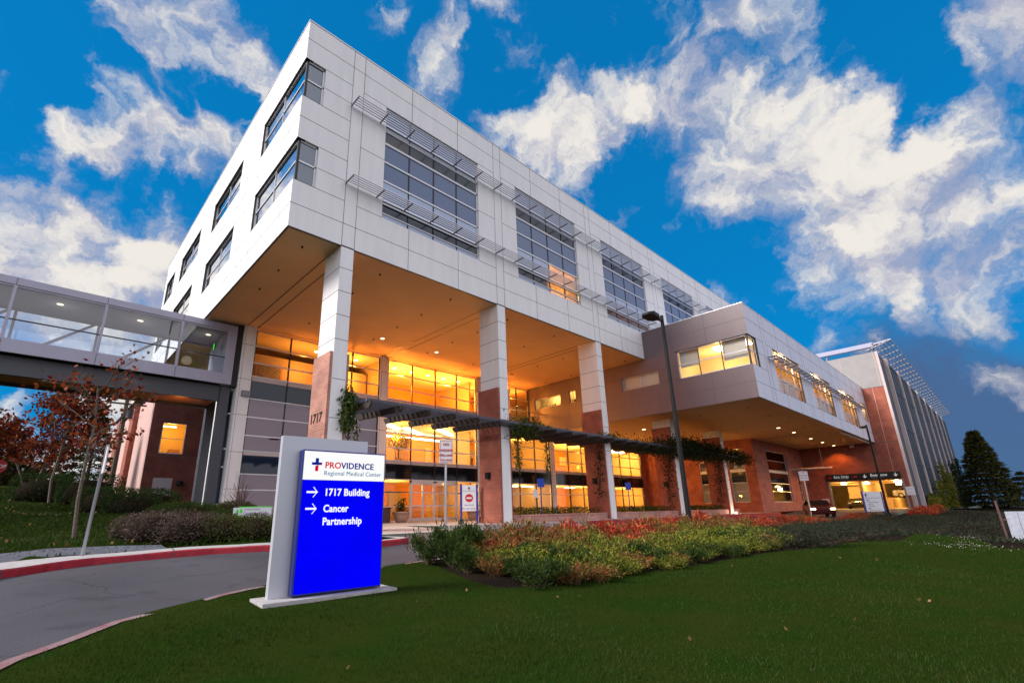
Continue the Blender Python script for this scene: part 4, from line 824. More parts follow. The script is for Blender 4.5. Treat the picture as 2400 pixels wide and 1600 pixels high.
for k, (a, b, z0, z1) in enumerate(frontw[1:]):
    f = MB(); y = YW + .1
    zs = (z0 + .04, 9.22, 10.25, z1 - .04) if z0 < 9 else (z0 + .04, z1 - .04)
    for z in zs: f.box(a, b, y, y + .07, z - .035, z + .035)
    nn = 4 if k < 3 else 3
    for i in range(nn + 1): xx = a + (b - a - .05) * i / nn; f.box(xx, xx + .05, y, y + .07, z0, z1)
    F = f.build('window', M['frame'], B); MB().quad((a, y + .035, z0), (b, y + .035, z0), (b, y + .035, z1), (a, y + .035, z1)).build('pane', M['glassx'], F)
    MB().box(b - .13, b, y - .06, y - .001, z0, z1).build('jamb_trim', M['gold'], F)
    if k < 3:
        bl = MB()
        for i in range(4): xx = a + (b - a) * i / 4; bl.box(xx + .02, xx + (b - a) / 4 - .02, y + .4, y + .43, z0, 9.75 - .12 * (i % 2) - .1 * k)
        bl.build('blind', M['blindw'], F)
    rm = MB().box(a - .3, b + .3, y + 3, y + 3.1, z0 - .2, z1 + .2).box(a - .3, b + .3, y + .2, y + 3, z1 + .1, z1 + .2).box(a - .3, b + .3, y + .2, y + 3, z0 - .2, z0 - .1).box(a - .4, a - .3, y + .2, y + 3, z0 - .2, z1 + .2).box(b + .3, b + .4, y + .2, y + 3, z0 - .2, z1 + .2)
    rm.build('room_wall', M['curtain'] if k < 3 else M['cream'], F)
    if k < 3: MB().box(a + 1.0, a + 2.2, y + 1.2, y + 1.7, 11.2, 11.28).build('ceiling_lamp', M['lampw'], F)
    lamp('room_lamp', 'POINT', ((a + b) / 2, y + .25, z1 - .4), 330 if k < 3 else 60, (1, .64, .26), B)
for (a, b) in ((30.4, 39.6), (39.6, 48.9), (48.9, 59.5)):
    sunshade(a, b, YW, 10.45, .62, 6, br=1.02)

# ------------------------------------------------------------------ parking garage
G = thing('parking_garage', 'red brick parking garage with a lattice canopy and tall ribbed screens', 'garage')
YC, GE, GZ = -9.45, 134.0, 17.42
w = MB(); holed(w, lambda u, v, d: (XG + d, u, v), YC, 14, 0 - .5, 13.35, [(-8.74, -2.24, -.5, 3.1)], .35); w.build('brick_wall', M['brickr'], G)
MB().quad((XG, YC, 13.35), (XG, 14, 13.35), (XG, 14, GZ), (XG, YC, GZ)).quad((XG, YC, GZ), (GE, YC, GZ), (GE, 14, GZ), (XG, 14, GZ)).build('upper_panel', M['greyc'], G)
q = MB().box(XG - .006, XG, YC, 14, 13.32, 13.37).box(XG - .006, XG, YC, 14, 7.1, 7.16).box(XG - .006, XG, YC, -8.9, 4.0, 4.05)
q.build('wall_joint', M['joint'], G); MB().box(XG - .005, XG, -8.32, -8.28, 3.95, 13.3).box(XG - .005, XG, -5.9, -5.86, 13.4, GZ).box(XG - .005, XG, -9.15, -9.11, 13.4, GZ).build('pale_joint', M['stucco'], G)
MB().quad((XG, YC, -.5), (GE, YC, -.5), (GE, YC, GZ), (XG, YC, GZ)).quad((GE, YC, -.5), (GE, 14, -.5), (GE, 14, GZ), (GE, YC, GZ)).build('side_wall', M['mesh'], G)
MB().box(XG - .02, XG + .3, YC - .12, YC + .1, -.4, GZ + .02).build('corner_strip', M['fin'], G)
for i in range(8):
    x = 67.3 + i * 8.6
    MB().box(x, x + .6, YC - .36, YC, -.5, 17.3).build('concrete_fin', M['fin'], G)
    o = MB().box(x + .9, x + 7.6, YC - .24, YC - .21, .3, 17.0).build('mesh_screen', M['mesh'], G); s = MB()
    for k in range(5): s.box(x + .9 + k * 1.6, x + 1.02 + k * 1.6, YC - .29, YC - .25, .3, 17.2)
    for z in (1.5, 5, 9, 13.4, 16.6): s.box(x + .75, x + 8.5, YC - .32, YC - .29, z - .05, z + .05)
    s.build('screen_frame', M['dsteel'], o)
# roof canopy: lattice on raked brackets
lat = MB(); zc0, zc1 = 17.75, 18.45
for k in range(7):
    t = k / 6; y = -8.9 - 2.1 * t; z = zc0 + (zc1 - zc0) * t; lat.bar((XG - .2, y, z), (GE, y, z), .07, .09)
lat.build('canopy_lattice', M['alu'], G); 
for i in range(26): x = XG - .1 + i * 2.75; MB().bar((x, -8.6, zc0 - .08), (x, -11.05, zc1 - .06), .1, .12).build('canopy_bracket', M['alud'], G)
fa = MB(); fa.box(XG - .2, XG + .3, -9.4, 8, 18.0, 18.5).bar((XG + .05, -9.3, 18.25), (XG + .05, -11.0, 18.42), .5, .2); fa.build('canopy_fascia', M['bridge'], G)
for y in (-9.1, -4.7, 0.5): MB().bar((XG + .1, y, 17.3), (XG + .1, y, 18.05), .12, .12).bar((XG + .1, y, 17.4), (XG - .1, y - .5, 18.2), .08, .08).build('canopy_post', M['alud'], G)
# lit interior behind the opening
it = MB(); it.box(XG + .4, 92, -9.3, -9.2, -.4, 3.6).box(92, 92.2, -9.3, 4, -.4, 3.6).box(XG + .4, 92, 3.9, 4, -.4, 3.6).box(XG + .4, 92, -9.2, 3.9, 3.5, 3.6).box(XG + 2, 80, -4.9, -4.6, .05, 3.4).box(XG + 8, 92, -6.5, -4.9, .05, 1.3)
it.build('interior_wall', M['garc'], G); MB().box(XG, 92, -9.2, 3.9, -.02, .05).build('interior_floor', M['pave'], G)
bm = MB()
for x in (66, 71, 76): bm.box(x, x + .4, -9.2, 3.9, 3.1, 3.49)
bm.box(XG + 6, XG + 6.1, -4.2, -2.7, 1.3, 2.7).build('interior_beam', M['garc'], G)
MB().box(XG - .05, XG + .4, -2.24, -2.05, -.1, 3.15).box(XG - .05, XG + .4, -8.95, -8.74, -.1, 3.15).build('opening_jamb', M['greyc'], G)
gl_ = MB()
for (x, y) in ((65, -3.3), (66.5, -5.2), (64.6, -8.2), (66.6, -8.4), (75, -7)): gl_.lathe([(.1, .1), (.3, 0), (.26, -.18)], (x, y, 3.0), 14)
gl_.build('ceiling_lamp', M['lamp'], G)
for (x, y, p) in ((66, -3.3, 210), (67, -7.6, 210), (74, -2.6, 200), (76, -7.5, 160)): lamp('garage_lamp', 'POINT', (x, y, 2.6), p * 3.5, (1, .55, .12), G, .25)
o = tag(MB().box(0, .16, -6.75, 0, 0, .68).build('garage_entrance_sign', M['blacksign']), 'long black sign band reading Exit Only and Entrance over the garage opening', 'sign'); o.location = (XG - .2, -2.06, 3.24)
gs = o; fr = lambda y, z: (-.012, y, z)
text('Exit Only', .40, M['ltext'], gs, fr(-.75, .26), (0, -1, 0), sx=.9); text('Do Not Enter', .16, M['ltextd'], gs, fr(-1.1, .08), (0, -1, 0))
text('Entrance', .42, M['ltext'], gs, fr(-4.15, .27), (0, -1, 0), bold=.004, sx=.95); text('Clearance 8\'-2"', .17, M['ltextd'], gs, fr(-4.2, .09), (0, -1, 0))
for y in (-.35, -2.75): MB().box(-.015, -.003, y - .17, y + .17, .28, .38).build('red_bar', M['lred'], gs)
def arrow_down(par, y, z, s, m, x=-.013):
    a = MB(); a.bar((x, y, z + s), (x, y, z - s * .7), s * .32, .01, (1, 0, 0)); a.bar((x, y + s * .75, z + s * .05), (x, y, z - s * .8), s * .3, .01, (1, 0, 0)); a.bar((x, y - s * .75, z + s * .05), (x, y, z - s * .8), s * .3, .01, (1, 0, 0)); return a.build('arrow', m, par)
arrow_down(gs, -3.65, .34, .2, M['ltext']); arrow_down(gs, -6.35, .36, .2, M['ltext'])
cb = thing('clearance_bar', 'white hanging clearance bar strung before the garage entrance', 'bar', (58, -1.55, 4.45))
MB().tube([(0, 2.35, .06), (0, -2.4, 0)], .085, 10).build('bar', M['bwhite'], cb); MB().tube([(0, 1.6, .05), (0, 1.6, 2.7)], .012, 5).tube([(0, -1.6, .05), (0, -1.6, 2.7)], .012, 5).build('wire', M['steel'], cb)
text("CLEARANCE 8'-2\"", .17, M['greyt'], cb, (-.09, 1.2, -.03), (0, -1, 0))

# ------------------------------------------------------------------ skybridge
K = thing('skybridge', 'glazed lilac grey pedestrian skybridge entering the building under the soffit', 'bridge')
BX = [-4.37 + 3.36 * k for k in range(-11, 2)]; XL, XR = -41.5, 1.3
for (y0, y1, nm) in ((12, 12.12, 'front'), (15.5, 15.62, 'back')):
    MB().box(XL, 1.75, y0 - .02, y1, 10.9, 11.30).build('roof_fascia', M['bridge'], K); MB().box(XL, 1.75, y0 - .02, y1, 7.75, 8.33).build('floor_fascia', M['bridge'], K)
    MB().quad((XL, y0 + .05, 8.33), (XR, y0 + .05, 8.33), (XR, y0 + .05, 10.9), (XL, y0 + .05, 10.9)).build('glass_pane', M['glassb'], K)
    f = MB(); f.box(XL, XR, y0 + .0, y0 + .1, 10.84, 10.9).box(XL, XR, y0, y0 + .1, 8.33, 8.38); r_ = MB().box(XL, XR, y0 + .01, y0 + .09, 9.28, 9.33)
    for x in BX: f.box(x - .06, x + .06, y0 - .03, y0 + .12, 8.3, 10.92)
    f.build('window_post', M['bridge'], K); r_.build('mid_rail', M['dsteel'], K)
    if nm == 'front':
        jj = MB()
        for x in BX:
            for (a, b) in ((7.75, 8.33), (10.9, 11.3)): jj.box(x - .012, x + .012, y0 - .026, y0, a, b)
        jj.box(XL, 1.75, y0 - .026, y0 - .019, 10.92, 10.95).build('panel_joint', M['joint'], K)
MB().box(XR, 1.78, 11.97, 15.62, 7.75, 11.28).build('end_frame', M['bridge'], K)
MB().box(1.82, 2.1, 12.02, 12.4, 7.7, 11.4).build('expansion_gap', M['dark'], K)
MB().box(XL, XR, 12.1, 15.5, 10.95, 11.2).build('ceiling', M['bceil'], K); MB().box(XL, XR, 12.1, 15.5, 8.0, 8.25).build('floor', M['bfloor'], K)
MB().box(XL, XR, 12.12, 15.5, 11.2, 11.27).build('roof', M['bridge'], K)
d = MB()
for x in BX[:-1]: d.bar((x + .3, 15.42, 8.4), (x + 3.2, 15.42, 10.85), .1, .12)
d.build('diagonal_brace', M['bridge'], K)
MB().box(XL, 1.4, 12.5, 12.75, 6.85, 7.72).box(XL, 1.4, 15.0, 15.25, 6.85, 7.72).build('floor_beam', M['dsteel'], K); MB().box(XL, 1.4, 12.76, 14.99, 7.0, 7.1).build('wood_soffit', M['wood'], K)
for k, x in enumerate(BX):
    if x > -16: MB().lathe([(.14, 0), (.14, -.02)], (x + 1.6, 13.5, 10.95), 14).build('ceiling_lamp', M['lampc'], K)
lamp('bridge_lamp', 'POINT', (-.3, 13.6, 7.0 - .6), 22, WARM, K)
for x in (-9.4, -6, -2.7, .4): lamp('bridge_lamp', 'POINT', (x, 13.6, 10.3), 5, (1, .85, .65), K)
MB().box(1.41, 1.90, 12.4, 12.85, .6, 7.72).build('support_leg', M['dsteel'], K); MB().box(1.42, 1.86, 15.0, 15.4, .9, 7.72).build('support_leg', M['dsteel'], K)
MB().box(1.40, 1.92, 12.39, 12.86, 7.72, 8).build('leg_cap', M['dark'], K)
ex = tag(MB().box(0, .04, -.16, .16, -.12, .18).build('exit_sign', M['dark']), 'small green lit exit arrow hanging inside the skybridge', 'exit sign'); ex.location = (.95, 13.3, 10.2)
a = MB(); a.box(-.03, -.005, -.05, .05, -.18, .12); a.poly([(-.03, -.14, .1), (-.03, .14, .1), (-.03, 0, .26)]); a.build('arrow', M['green'], ex)

# ------------------------------------------------------------------ brick building behind the bridge
L2 = thing('brick_annex', 'dark red brick annex with a lit window standing beyond the skybridge', 'building')
YA = 31.0
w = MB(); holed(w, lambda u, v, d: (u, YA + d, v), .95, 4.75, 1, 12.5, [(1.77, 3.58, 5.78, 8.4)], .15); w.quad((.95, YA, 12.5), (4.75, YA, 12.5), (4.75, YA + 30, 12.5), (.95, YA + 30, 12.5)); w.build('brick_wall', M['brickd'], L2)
for z in (5.6, 8.6): MB().box(.95, 4.75, YA - .006, YA, z - .03, z + .03).build('brick_course', M['joint'], L2)
MB().box(4.75, 4.95, YA - .15, YA + .5, 1, 11.2).box(5.35, 6.0, YA - .15, YA + .5, 1, 11.2).build('white_trim', M['bwhite'], L2); MB().box(4.95, 5.35, YA, YA + .3, 1, 11.2).build('dark_recess', M['brickd'], L2)
y = YA
for k in range(3):
    MB().quad((.95, y, 1), (.95, y + 8.2, 1), (.95, y + 8.2, 11.0), (.95, y, 11.0)).build('stucco_wall', M['stucco'], L2)
    MB().box(.55, .95, y + 8.2, y + 10.6, 1, 11.2).build('brick_pier', M['brickr'], L2); y += 10.6
f = MB()
for (a, b, c, d_) in ((1.77, 3.58, 8.33, 8.4), (1.77, 3.58, 5.78, 5.85), (1.77, 3.58, 7.02, 7.08), (1.77, 1.84, 5.78, 8.4), (3.51, 3.58, 5.78, 8.4)): f.box(a, b, YA + .03, YA + .1, c, d_)
F = f.build('window', M['frame'], L2); MB().quad((1.77, YA + .07, 5.78), (3.58, YA + .07, 5.78), (3.58, YA + .07, 8.4), (1.77, YA + .07, 8.4)).build('pane', M['glassl'], F)
MB().box(.98, 4.6, YA + 3, YA + 3.1, 5.5, 8.9).box(.98, 4.6, YA + .2, YA + 3, 8.6, 8.7).box(.98, 4.6, YA + .2, YA + 3, 5.5, 5.6).box(.97, 1.0, YA + .2, YA + 3, 5.5, 8.7).box(4.6, 4.65, YA + .2, YA + 3, 5.5, 8.7).build('room_wall', mat('yellow room wall', (.75, .5, .15), .9), F)
MB().box(2.0, 3.0, YA + 1, YA + 1.2, 8.2, 8.27).build('ceiling_lamp', M['lampw'], F); MB().box(2.9, 3.7, YA + 2, YA + 2.9, 5.6, 6.4).box(1.6, 2.1, YA + 2, YA + 2.9, 5.6, 6.8).build('cabinet', M['gold'], F)
lamp('room_lamp', 'POINT', (2.6, YA + 1.2, 7.9), 130, (1, .62, .15), L2)
D_ = MB().box(1.75, 3.12, YA - .06, YA, 1.6, 3.76).build('door', M['door'], L2); MB().box(2.94, 3.02, YA - .12, YA - .06, 2.5, 2.75).build('handle', M['black'], D_)
MB().lathe([(.05, -.12), (.3, -.12), (.3, .05), (.18, .2)], (3.65, YA - .25, 3.35), 14).build('wall_light', M['black'], L2)

# ------------------------------------------------------------------ pergola, planters and their plants
PG = thing('pergola', 'weathered timber pergola with sloping rafters and grey slats before the lobby', 'pergola')
xr = [3.42 + 1.395 * k for k in range(27)]
for x in xr:
    if any(c - .18 < x + .04 < c + CW + .2 for c in CX): continue
    m_ = MB(); yN, yF = -1.0, 2.62; zt0, zt1 = 4.71, 4.86; h = .26
    for xa in (x, x + .09): pass
    A = [(x, yN, zt0), (x, yF, zt1), (x, yF, zt1 - .1), (x, yF - .16, zt1 - h), (x, yN + .12, zt0 - h), (x, yN, zt0 - .14)]
    Bq = [(x + .09, p[1], p[2]) for p in A]; m_.poly(A[::-1]); m_.poly(Bq)
    for i in range(6): j_ = (i + 1) % 6; m_.quad(A[i], A[j_], Bq[j_], Bq[i])
    m_.build('rafter', M['timber'], PG)
XP1 = 40.6
for k in range(9):
    y = -.78 + .36 * k; z = 4.70 + (y + 1) * .0415; MB().box(3.36 if k < 6 else 3.6, XP1, y - .05, y + .05, z + .005, z + .125).build('slat', M['timberg'], PG)
for (x0, x1) in ((12.2, 20.55), (21.45, 29.8), (30.65, 39.0), (39.85, 41.3)):
    P_ = thing('brick_planter', '%s brick planter wall with a flat cap along the pavement' % ('pink' if x0 < 13 else 'second, longest lit pink' if x0 < 22 else 'third, far pink' if x0 < 31 else 'short far end pink'), 'planter', (x0, 0, 0), group='brick planters between the columns')
    Wd = x1 - x0; MB().box(0, Wd, .18, .38, 0, .30).box(0, Wd, 2.6, 2.8, 0, .30).build('wall', M['bpink'], P_); MB().box(-.01, Wd + .01, .14, .42, .30, .37).build('cap', M['bpink'], P_); MB().box(0, Wd, .38, 2.6, .02, .28).build('soil', M['soil'], P_)
    n = int(Wd * 420); P = np.column_stack([rng.uniform(x0 + .05, x1 - .05, n), rng.uniform(.4, 2.5, n), rng.uniform(.28, .70, n)]); P[:, 2] -= .12 * rng.random(n) * (np.sin(P[:, 0] * 3) > .2)
    o = leaves('hedge', P, .12, .045, LM['dk'], None, np.array((0, -.2, .9)), .8)
    tag(o, 'low dark green hedge filling the %s brick planter' % ('pink' if x0 < 13 else 'second' if x0 < 22 else 'third' if x0 < 31 else 'short far end'), 'hedge', 'hedges in the brick planters')
def vine(pts, n, spread, lab, m='vine', L_=.16, drop=.9):
    pts = np.array(pts, float); seg = rng.integers(0, len(pts) - 1, n) if len(pts) > 1 else np.zeros(n, int); t = rng.random(n)[:, None]
    P = pts[seg] * (1 - t) + pts[np.minimum(seg + 1, len(pts) - 1)] * t + rng.normal(size=(n, 3)) * np.array(spread)
    r = thing('climbing_vine', lab, 'vine', (0, 0, 0), group='vines on the pergola')
    leaves('leaves', P, L_, .07, LM[m], r, np.array((0, -.1, -drop)), .6); s = MB()
    for q in range(3): s.tube([tuple(p + rng.normal(size=3) * np.array(spread) * .4) for p in pts], .012, 5)
    s.build('stem', M['stem'], r); return r
vine([(3.0, -.05, 5.15), (2.98, -.08, 4.5), (2.95, -.1, 3.7)], 900, (.15, .12, .16), 'leafy green vine hanging at the left end of the pergola', L_=.2)
vine([(4.7, 2.4, 4.6), (4.75, 2.4, 3.6), (4.75, 2.4, 2.9)], 90, (.08, .06, .2), 'thin vine strand dangling under the left part of the pergola')
vine([(12.5, -.6, 5.0), (12.9, -.5, 4.8), (12.6, -.4, 4.3)], 900, (.55, .28, .22), 'bushy vine over the slats just right of the second column', L_=.2)
vine([(12.3, -.2, 4.5), (12.4, -.2, 3.4), (12.45, -.2, 2.6)], 260, (.14, .08, .2), 'vine strand hanging down the white face of the second column')
vine([(15.6, .6, 4.5), (15.7, .6, 3.3), (15.6, .6, 2.3)], 170, (.09, .07, .2), 'long yellow lit vine strand hanging in front of the glass', m='vine')
vine([(20.4, -.5, 4.95), (21.2, -.5, 4.9)], 260, (.7, .25, .15), 'low mat of vine over the slats by the third column')
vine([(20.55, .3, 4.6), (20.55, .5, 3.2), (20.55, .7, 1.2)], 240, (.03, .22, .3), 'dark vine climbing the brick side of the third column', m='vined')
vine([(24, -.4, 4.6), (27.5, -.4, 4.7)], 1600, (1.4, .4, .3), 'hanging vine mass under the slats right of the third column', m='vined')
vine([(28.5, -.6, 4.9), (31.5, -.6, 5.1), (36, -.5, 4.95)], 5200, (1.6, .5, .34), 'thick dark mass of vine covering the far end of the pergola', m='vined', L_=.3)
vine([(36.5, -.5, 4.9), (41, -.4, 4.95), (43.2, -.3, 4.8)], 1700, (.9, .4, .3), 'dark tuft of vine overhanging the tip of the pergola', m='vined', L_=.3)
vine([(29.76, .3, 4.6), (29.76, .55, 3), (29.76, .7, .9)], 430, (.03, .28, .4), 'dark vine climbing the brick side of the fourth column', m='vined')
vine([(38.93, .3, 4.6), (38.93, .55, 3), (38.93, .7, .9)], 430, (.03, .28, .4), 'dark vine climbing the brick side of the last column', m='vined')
for (x, lab) in ((12.55, 'large terracotta pot with a dark shrub left of the sliding doors'), (18.85, 'large terracotta pot standing behind the exit only sign')):
    p = thing('potted_plant', lab, 'pot', (x, 10.5, 0), group='pots at the entrance'); MB().lathe([(.34, 0), (.45, .35), (.5, .55), (.55, .56), (.55, .66), (.48, .66), (.46, .58)], (0, 0, 0), 24).build('pot', M['pot'], p, True)
    n = 380; P = np.column_stack([rng.normal(0, .17, n), rng.normal(0, .17, n), .62 + rng.random(n) ** 1.4 * .8]); leaves('shrub', P, .16, .06, LM['dk'], p, np.array((0, 0, .7)), .8)
ft = thing('indoor_tree', 'bushy potted tree seen behind the lobby glass above the doors', 'tree', (14.2, 13.6, 4.05)); MB().tube([(0, 0, 0), (0, 0, 1.2)], .05, 8).build('trunk', M['bark'], ft)
n = 900; dd = rng.normal(size=(n, 3)); dd /= np.linalg.norm(dd, axis=1)[:, None]; P = dd * (rng.random((n, 1)) ** .4) * np.array((.95, .8, .75)) + np.array((0, 0, 1.7)); leaves('crown', P, .16, .08, LM['fic'], ft)
MB().lathe([(.25, 0), (.32, .4)], (0, 0, -.05), 14).build('pot', M['pot'], ft)
tb = tag(MB().box(-.5, .5, -.4, .4, .70, .74).box(-.45, -.4, -.35, .35, 0, .7).box(.4, .45, -.35, .35, 0, .7).build('cafe_table', M['dsteel']), 'small dark table behind the lobby glass left of the doors', 'table'); tb.location = (11.9, 13.4, .02)
bn = thing('waste_bin', 'brown square waste bin by the pavement left of the doors', 'bin', (11.3, 10.6, 0)); MB().box(-.3, .3, -.3, .3, 0, .85).build('body', M['fpost'], bn); MB().box(-.33, .33, -.33, .33, .85, .92).build('lid', M['dark'], bn)

# ------------------------------------------------------------------ signs and lamp posts
MS = thing('monument_sign', 'large monument sign with a bright blue lit face and a grey slab behind', 'sign', (-2.57, -9.66, -.60), R(-3.65))
MB().box(-.42, 1.62, -.16, .48, -.35, -.0).build('base_slab', M['conc'], MS)
MB().box(-.27, 1.15, .165, .28, 0, 2.33).build('back_slab', M['greyp'], MS)
cb_ = MB().box(0, 1.415, .004, .16, .02, 2.12).build('cabinet', M['navy'], MS); bv = cb_.modifiers.new('b', 'BEVEL'); bv.width = .02; bv.segments = 3
MB().box(.03, 1.39, -.003, .02, .05, 1.655).build('blue_face', M['signblue'], MS); MB().box(.025, 1.392, -.003, .02, 1.66, 2.095).build('white_face', M['signwhite'], MS)
yy = -.008; RX = (1, 0, 0)
cr = MB().box(.20, .25, yy - .004, yy, 1.92, 1.99).box(.145, .305, yy - .004, yy, 1.885, 1.925); cr.build('cross_top', M['litblue'], MS)
MB().poly([(.20, yy - .002, 1.79), (.25, yy - .002, 1.79), (.25, yy - .002, 1.884), (.20, yy - .002, 1.872)]).poly([(.252, yy - .006, 1.886), (.305, yy - .006, 1.886), (.305, yy - .006, 1.902), (.252, yy - .006, 1.89)]).build('cross_foot', M['litred'], MS)
text('PRO', .135, M['litred'], MS, (.355, yy, 1.845), RX, bold=.003); text('VIDENCE', .135, M['litblue'], MS, (.622, yy, 1.845), RX, bold=.003)
text('Regional Medical Center', .098, M['litteal'], MS, (.345, yy, 1.735), RX, sx=.97)
text('1717 Building', .152, M['litwhite'], MS, (.375, yy, 1.425), RX, bold=.0035, sx=.88); text('Cancer', .152, M['litwhite'], MS, (.375, yy, 1.18), RX, bold=.0035, sx=.88); text('Partnership', .152, M['litwhite'], MS, (.375, yy, .99), RX, bold=.0035, sx=.88)
for z in (1.475, 1.23):
    a = MB(); a.bar((.10, yy, z), (.255, yy, z), .025, .028); a.bar((.20, yy, z + .075), (.265, yy, z - .006), .006, .03, (0, -1, 0)); a.bar((.20, yy, z - .075), (.265, yy, z + .006), .006, .03, (0, -1, 0)); a.build('arrow', M['litwhite'], MS)
def street_lamp(x, y, z0, h, lab, az=180):
    t = thing('street_lamp', lab, 'street lamp', (x, y, z0), group='black lamp posts'); MB().tube([(0, 0, 0), (0, 0, h)], [.10, .07], 12).build('pole', M['black'], t)
    MB().lathe([(.2, 0), (.2, .25), (.12, .32)], (0, 0, 0), 14).build('base', M['black'], t)
    a = R(az); c, s_ = math.cos(a), math.sin(a); MB().bar((0, 0, h - .22), (c * .6, s_ * .6, h - .28), .08, .1).build('arm', M['black'], t)
    hd = MB(); p = Vector((c, s_, 0)); n_ = Vector((-s_, c, 0)); z = h - .34
    sec = [(.55, .13, .06), (.75, .24, .12), (1.25, .26, .12), (1.5, .14, .05)]; V = []
    for (d_, w_, t_) in sec: V.append([tuple(p * d_ + n_ * (w_ * sx) + Vector((0, 0, z + (t_ if top else -.03)))) for (sx, top) in ((-1, 0), (1, 0), (1, 1), (-1, 1))])
    for a_, b_ in zip(V, V[1:]):
        for i in range(4): hd.quad(a_[i], a_[(i + 1) % 4], b_[(i + 1) % 4], b_[i])
    hd.poly(V[0]); hd.poly(V[-1][::-1]); hd.build('lamp_head', M['black'], t); return t
street_lamp(12.66, -8.5, -.42, 8.70, 'tall black lamp post rising from the planting bed before the wing', 182)
street_lamp(49.3, -9.0, -.45, 7.9, 'farther black lamp post standing near the garage entrance', 175)
def plate_sign(name, lab, loc, rz, z0, z1, w_, lines, post=.03, rim=M['redt']):
    t = thing(name, lab, 'sign', loc, rz, 'no parking signs'); MB().tube([(0, 0, 0), (0, 0, z1 + .03)], post, 8).build('post', M['steel'], t)
    p = MB().box(-w_ / 2, w_ / 2, -.045, -.035, z0, z1).build('plate', M['signw'], t); bd = MB(); i = .02
    for (a, b, c, d_) in ((-w_ / 2 + i, w_ / 2 - i, z1 - i - .008, z1 - i), (-w_ / 2 + i, w_ / 2 - i, z0 + i, z0 + i + .008), (-w_ / 2 + i, -w_ / 2 + i + .008, z0 + i, z1 - i), (w_ / 2 - i - .008, w_ / 2 - i, z0 + i, z1 - i)): bd.box(a, b, -.049, -.0455, c, d_)
    bd.build('border', rim, p); y = z1 - .15
    for (s_, sz) in lines: text(s_, sz, M['redt'], t, (0, -.05, y), (1, 0, 0), align='CENTER', bold=.002); y -= sz * 1.5
    return t
plate_sign('no_parking_sign', 'white no parking fire lane sign on a grey post behind the left end shrub', (2.38, -6.95, -.55), R(-30), 2.34, 2.94, .36, [('NO', .10), ('PARKING', .085), ('FIRE LANE', .075), ('TOW AWAY', .05)])
plate_sign('no_parking_sign', 'small far white no parking sign on a post before the brick wing', (37.6, -6.2, -.5), R(-55), 2.85, 3.55, .62, [('NO', .14), ('PARKING', .12), ('FIRE LANE', .10)], .045)
def panel_sign(lab, loc, rz, w_, z0, z1, ph, group='blue posted direction signs'):
    t = thing('direction_sign', lab, 'sign', loc, rz, group)
    for sx in (-1, 1): MB().box(sx * (w_ / 2 + .05) - .05, sx * (w_ / 2 + .05) + .05, -.05, .05, -.05, ph).build('post', M['navyp'], t)
    MB().box(-w_ / 2, w_ / 2, -.04, .04, z0, z1).build('panel', M['signw'], t); return t
es = panel_sign('white exit only do not enter sign on blue posts beside the second column', (10.75, 1.72, 0), R(-40), .70, .6, 1.85, 1.9)
MB().box(-.02, .02, -.052, -.042, 1.62, 1.76).box(-.055, .055, -.052, -.042, 1.69, 1.725).build('cross', M['bluet'], es); MB().box(-.3, .3, -.052, -.042, 1.555, 1.565).build('rule', M['bluet'], es)
a = MB(); a.poly([(.2 * math.cos(k * math.pi / 12), -.046, 1.22 + .2 * math.sin(k * math.pi / 12)) for k in range(24)][::1]); a.build('red_disc', M['redt'], es); MB().box(-.13, .13, -.054, -.048, 1.18, 1.26).build('white_bar', M['signw'], es)
text('Exit Only', .115, M['greyt'], es, (0, -.045, .85), RX, align='CENTER'); text('Do Not Enter', .115, M['greyt'], es, (0, -.045, .68), RX, align='CENTER')
ds = panel_sign('white hospital direction sign on blue posts before the garage entrance', (42.8, -9.2, -1.0), R(-42), 1.38, 1.02, 2.48, 2.5)
MB().box(-.53, -.47, -.055, -.042, 2.1, 2.36).box(-.58, -.42, -.055, -.042, 2.22, 2.28).build('cross', M['bluet'], ds); MB().box(-.58, .58, -.055, -.042, 2.0, 2.02).build('rule', M['bluet'], ds)
for (s_, z) in (('Medical Offices', 1.66), ('Parking', 1.52), ('Receiving', 1.38), ('Patient Drop-off', 1.09)): text(s_, .125, M['greyt'], ds, (-.46, -.045, z), RX)
for z in (1.85, 1.24): a = MB(); a.bar((-.52, -.046, z), (-.3, -.046, z), .012, .03); a.bar((-.52, -.046, z), (-.43, -.046, z + .07), .01, .03, (0, -1, 0)); a.bar((-.52, -.046, z), (-.43, -.046, z - .07), .01, .03, (0, -1, 0)); a.build('arrow', M['bluet'], ds)
for (x, lab) in ((15.27, 'slim blue parking sign on a post in the pink planter'), (24.3, 'slim blue parking sign on a post in the second planter')):
    t = thing('parking_sign', lab, 'sign', (x, .85, .28), R(-35), 'blue signs in the planters'); MB().tube([(0, 0, 0), (0, 0, 2.0)], .035, 8).build('post', M['navyp'], t); MB().box(-.2, .2, -.05, -.035, 1.5, 1.98).build('plate', M['bluesg'], t)
t = thing('notice_sign', 'small white notice on a thin post in the pink planter', 'sign', (14.85, .9, .28), R(-35)); MB().tube([(0, 0, 0), (0, 0, 1.4)], .02, 6).build('post', M['steel'], t); MB().box(-.12, .12, -.035, -.022, .95, 1.38).build('plate', M['signw'], t)
t = thing('garage_notice', 'white notice board on a post at the right edge of the garage opening', 'sign', (62.6, -9.35, -.1), R(-75)); MB().tube([(0, 0, 0), (0, 0, 2.4)], .05, 6).build('post', M['steel'], t); MB().box(-.35, .35, -.06, -.045, 1.5, 2.35).build('plate', M['signw'], t); [text('NO TRUCKS', .1, M['greyt'], t, (-.28, -.07, z), RX) for z in (2.1, 1.7)]
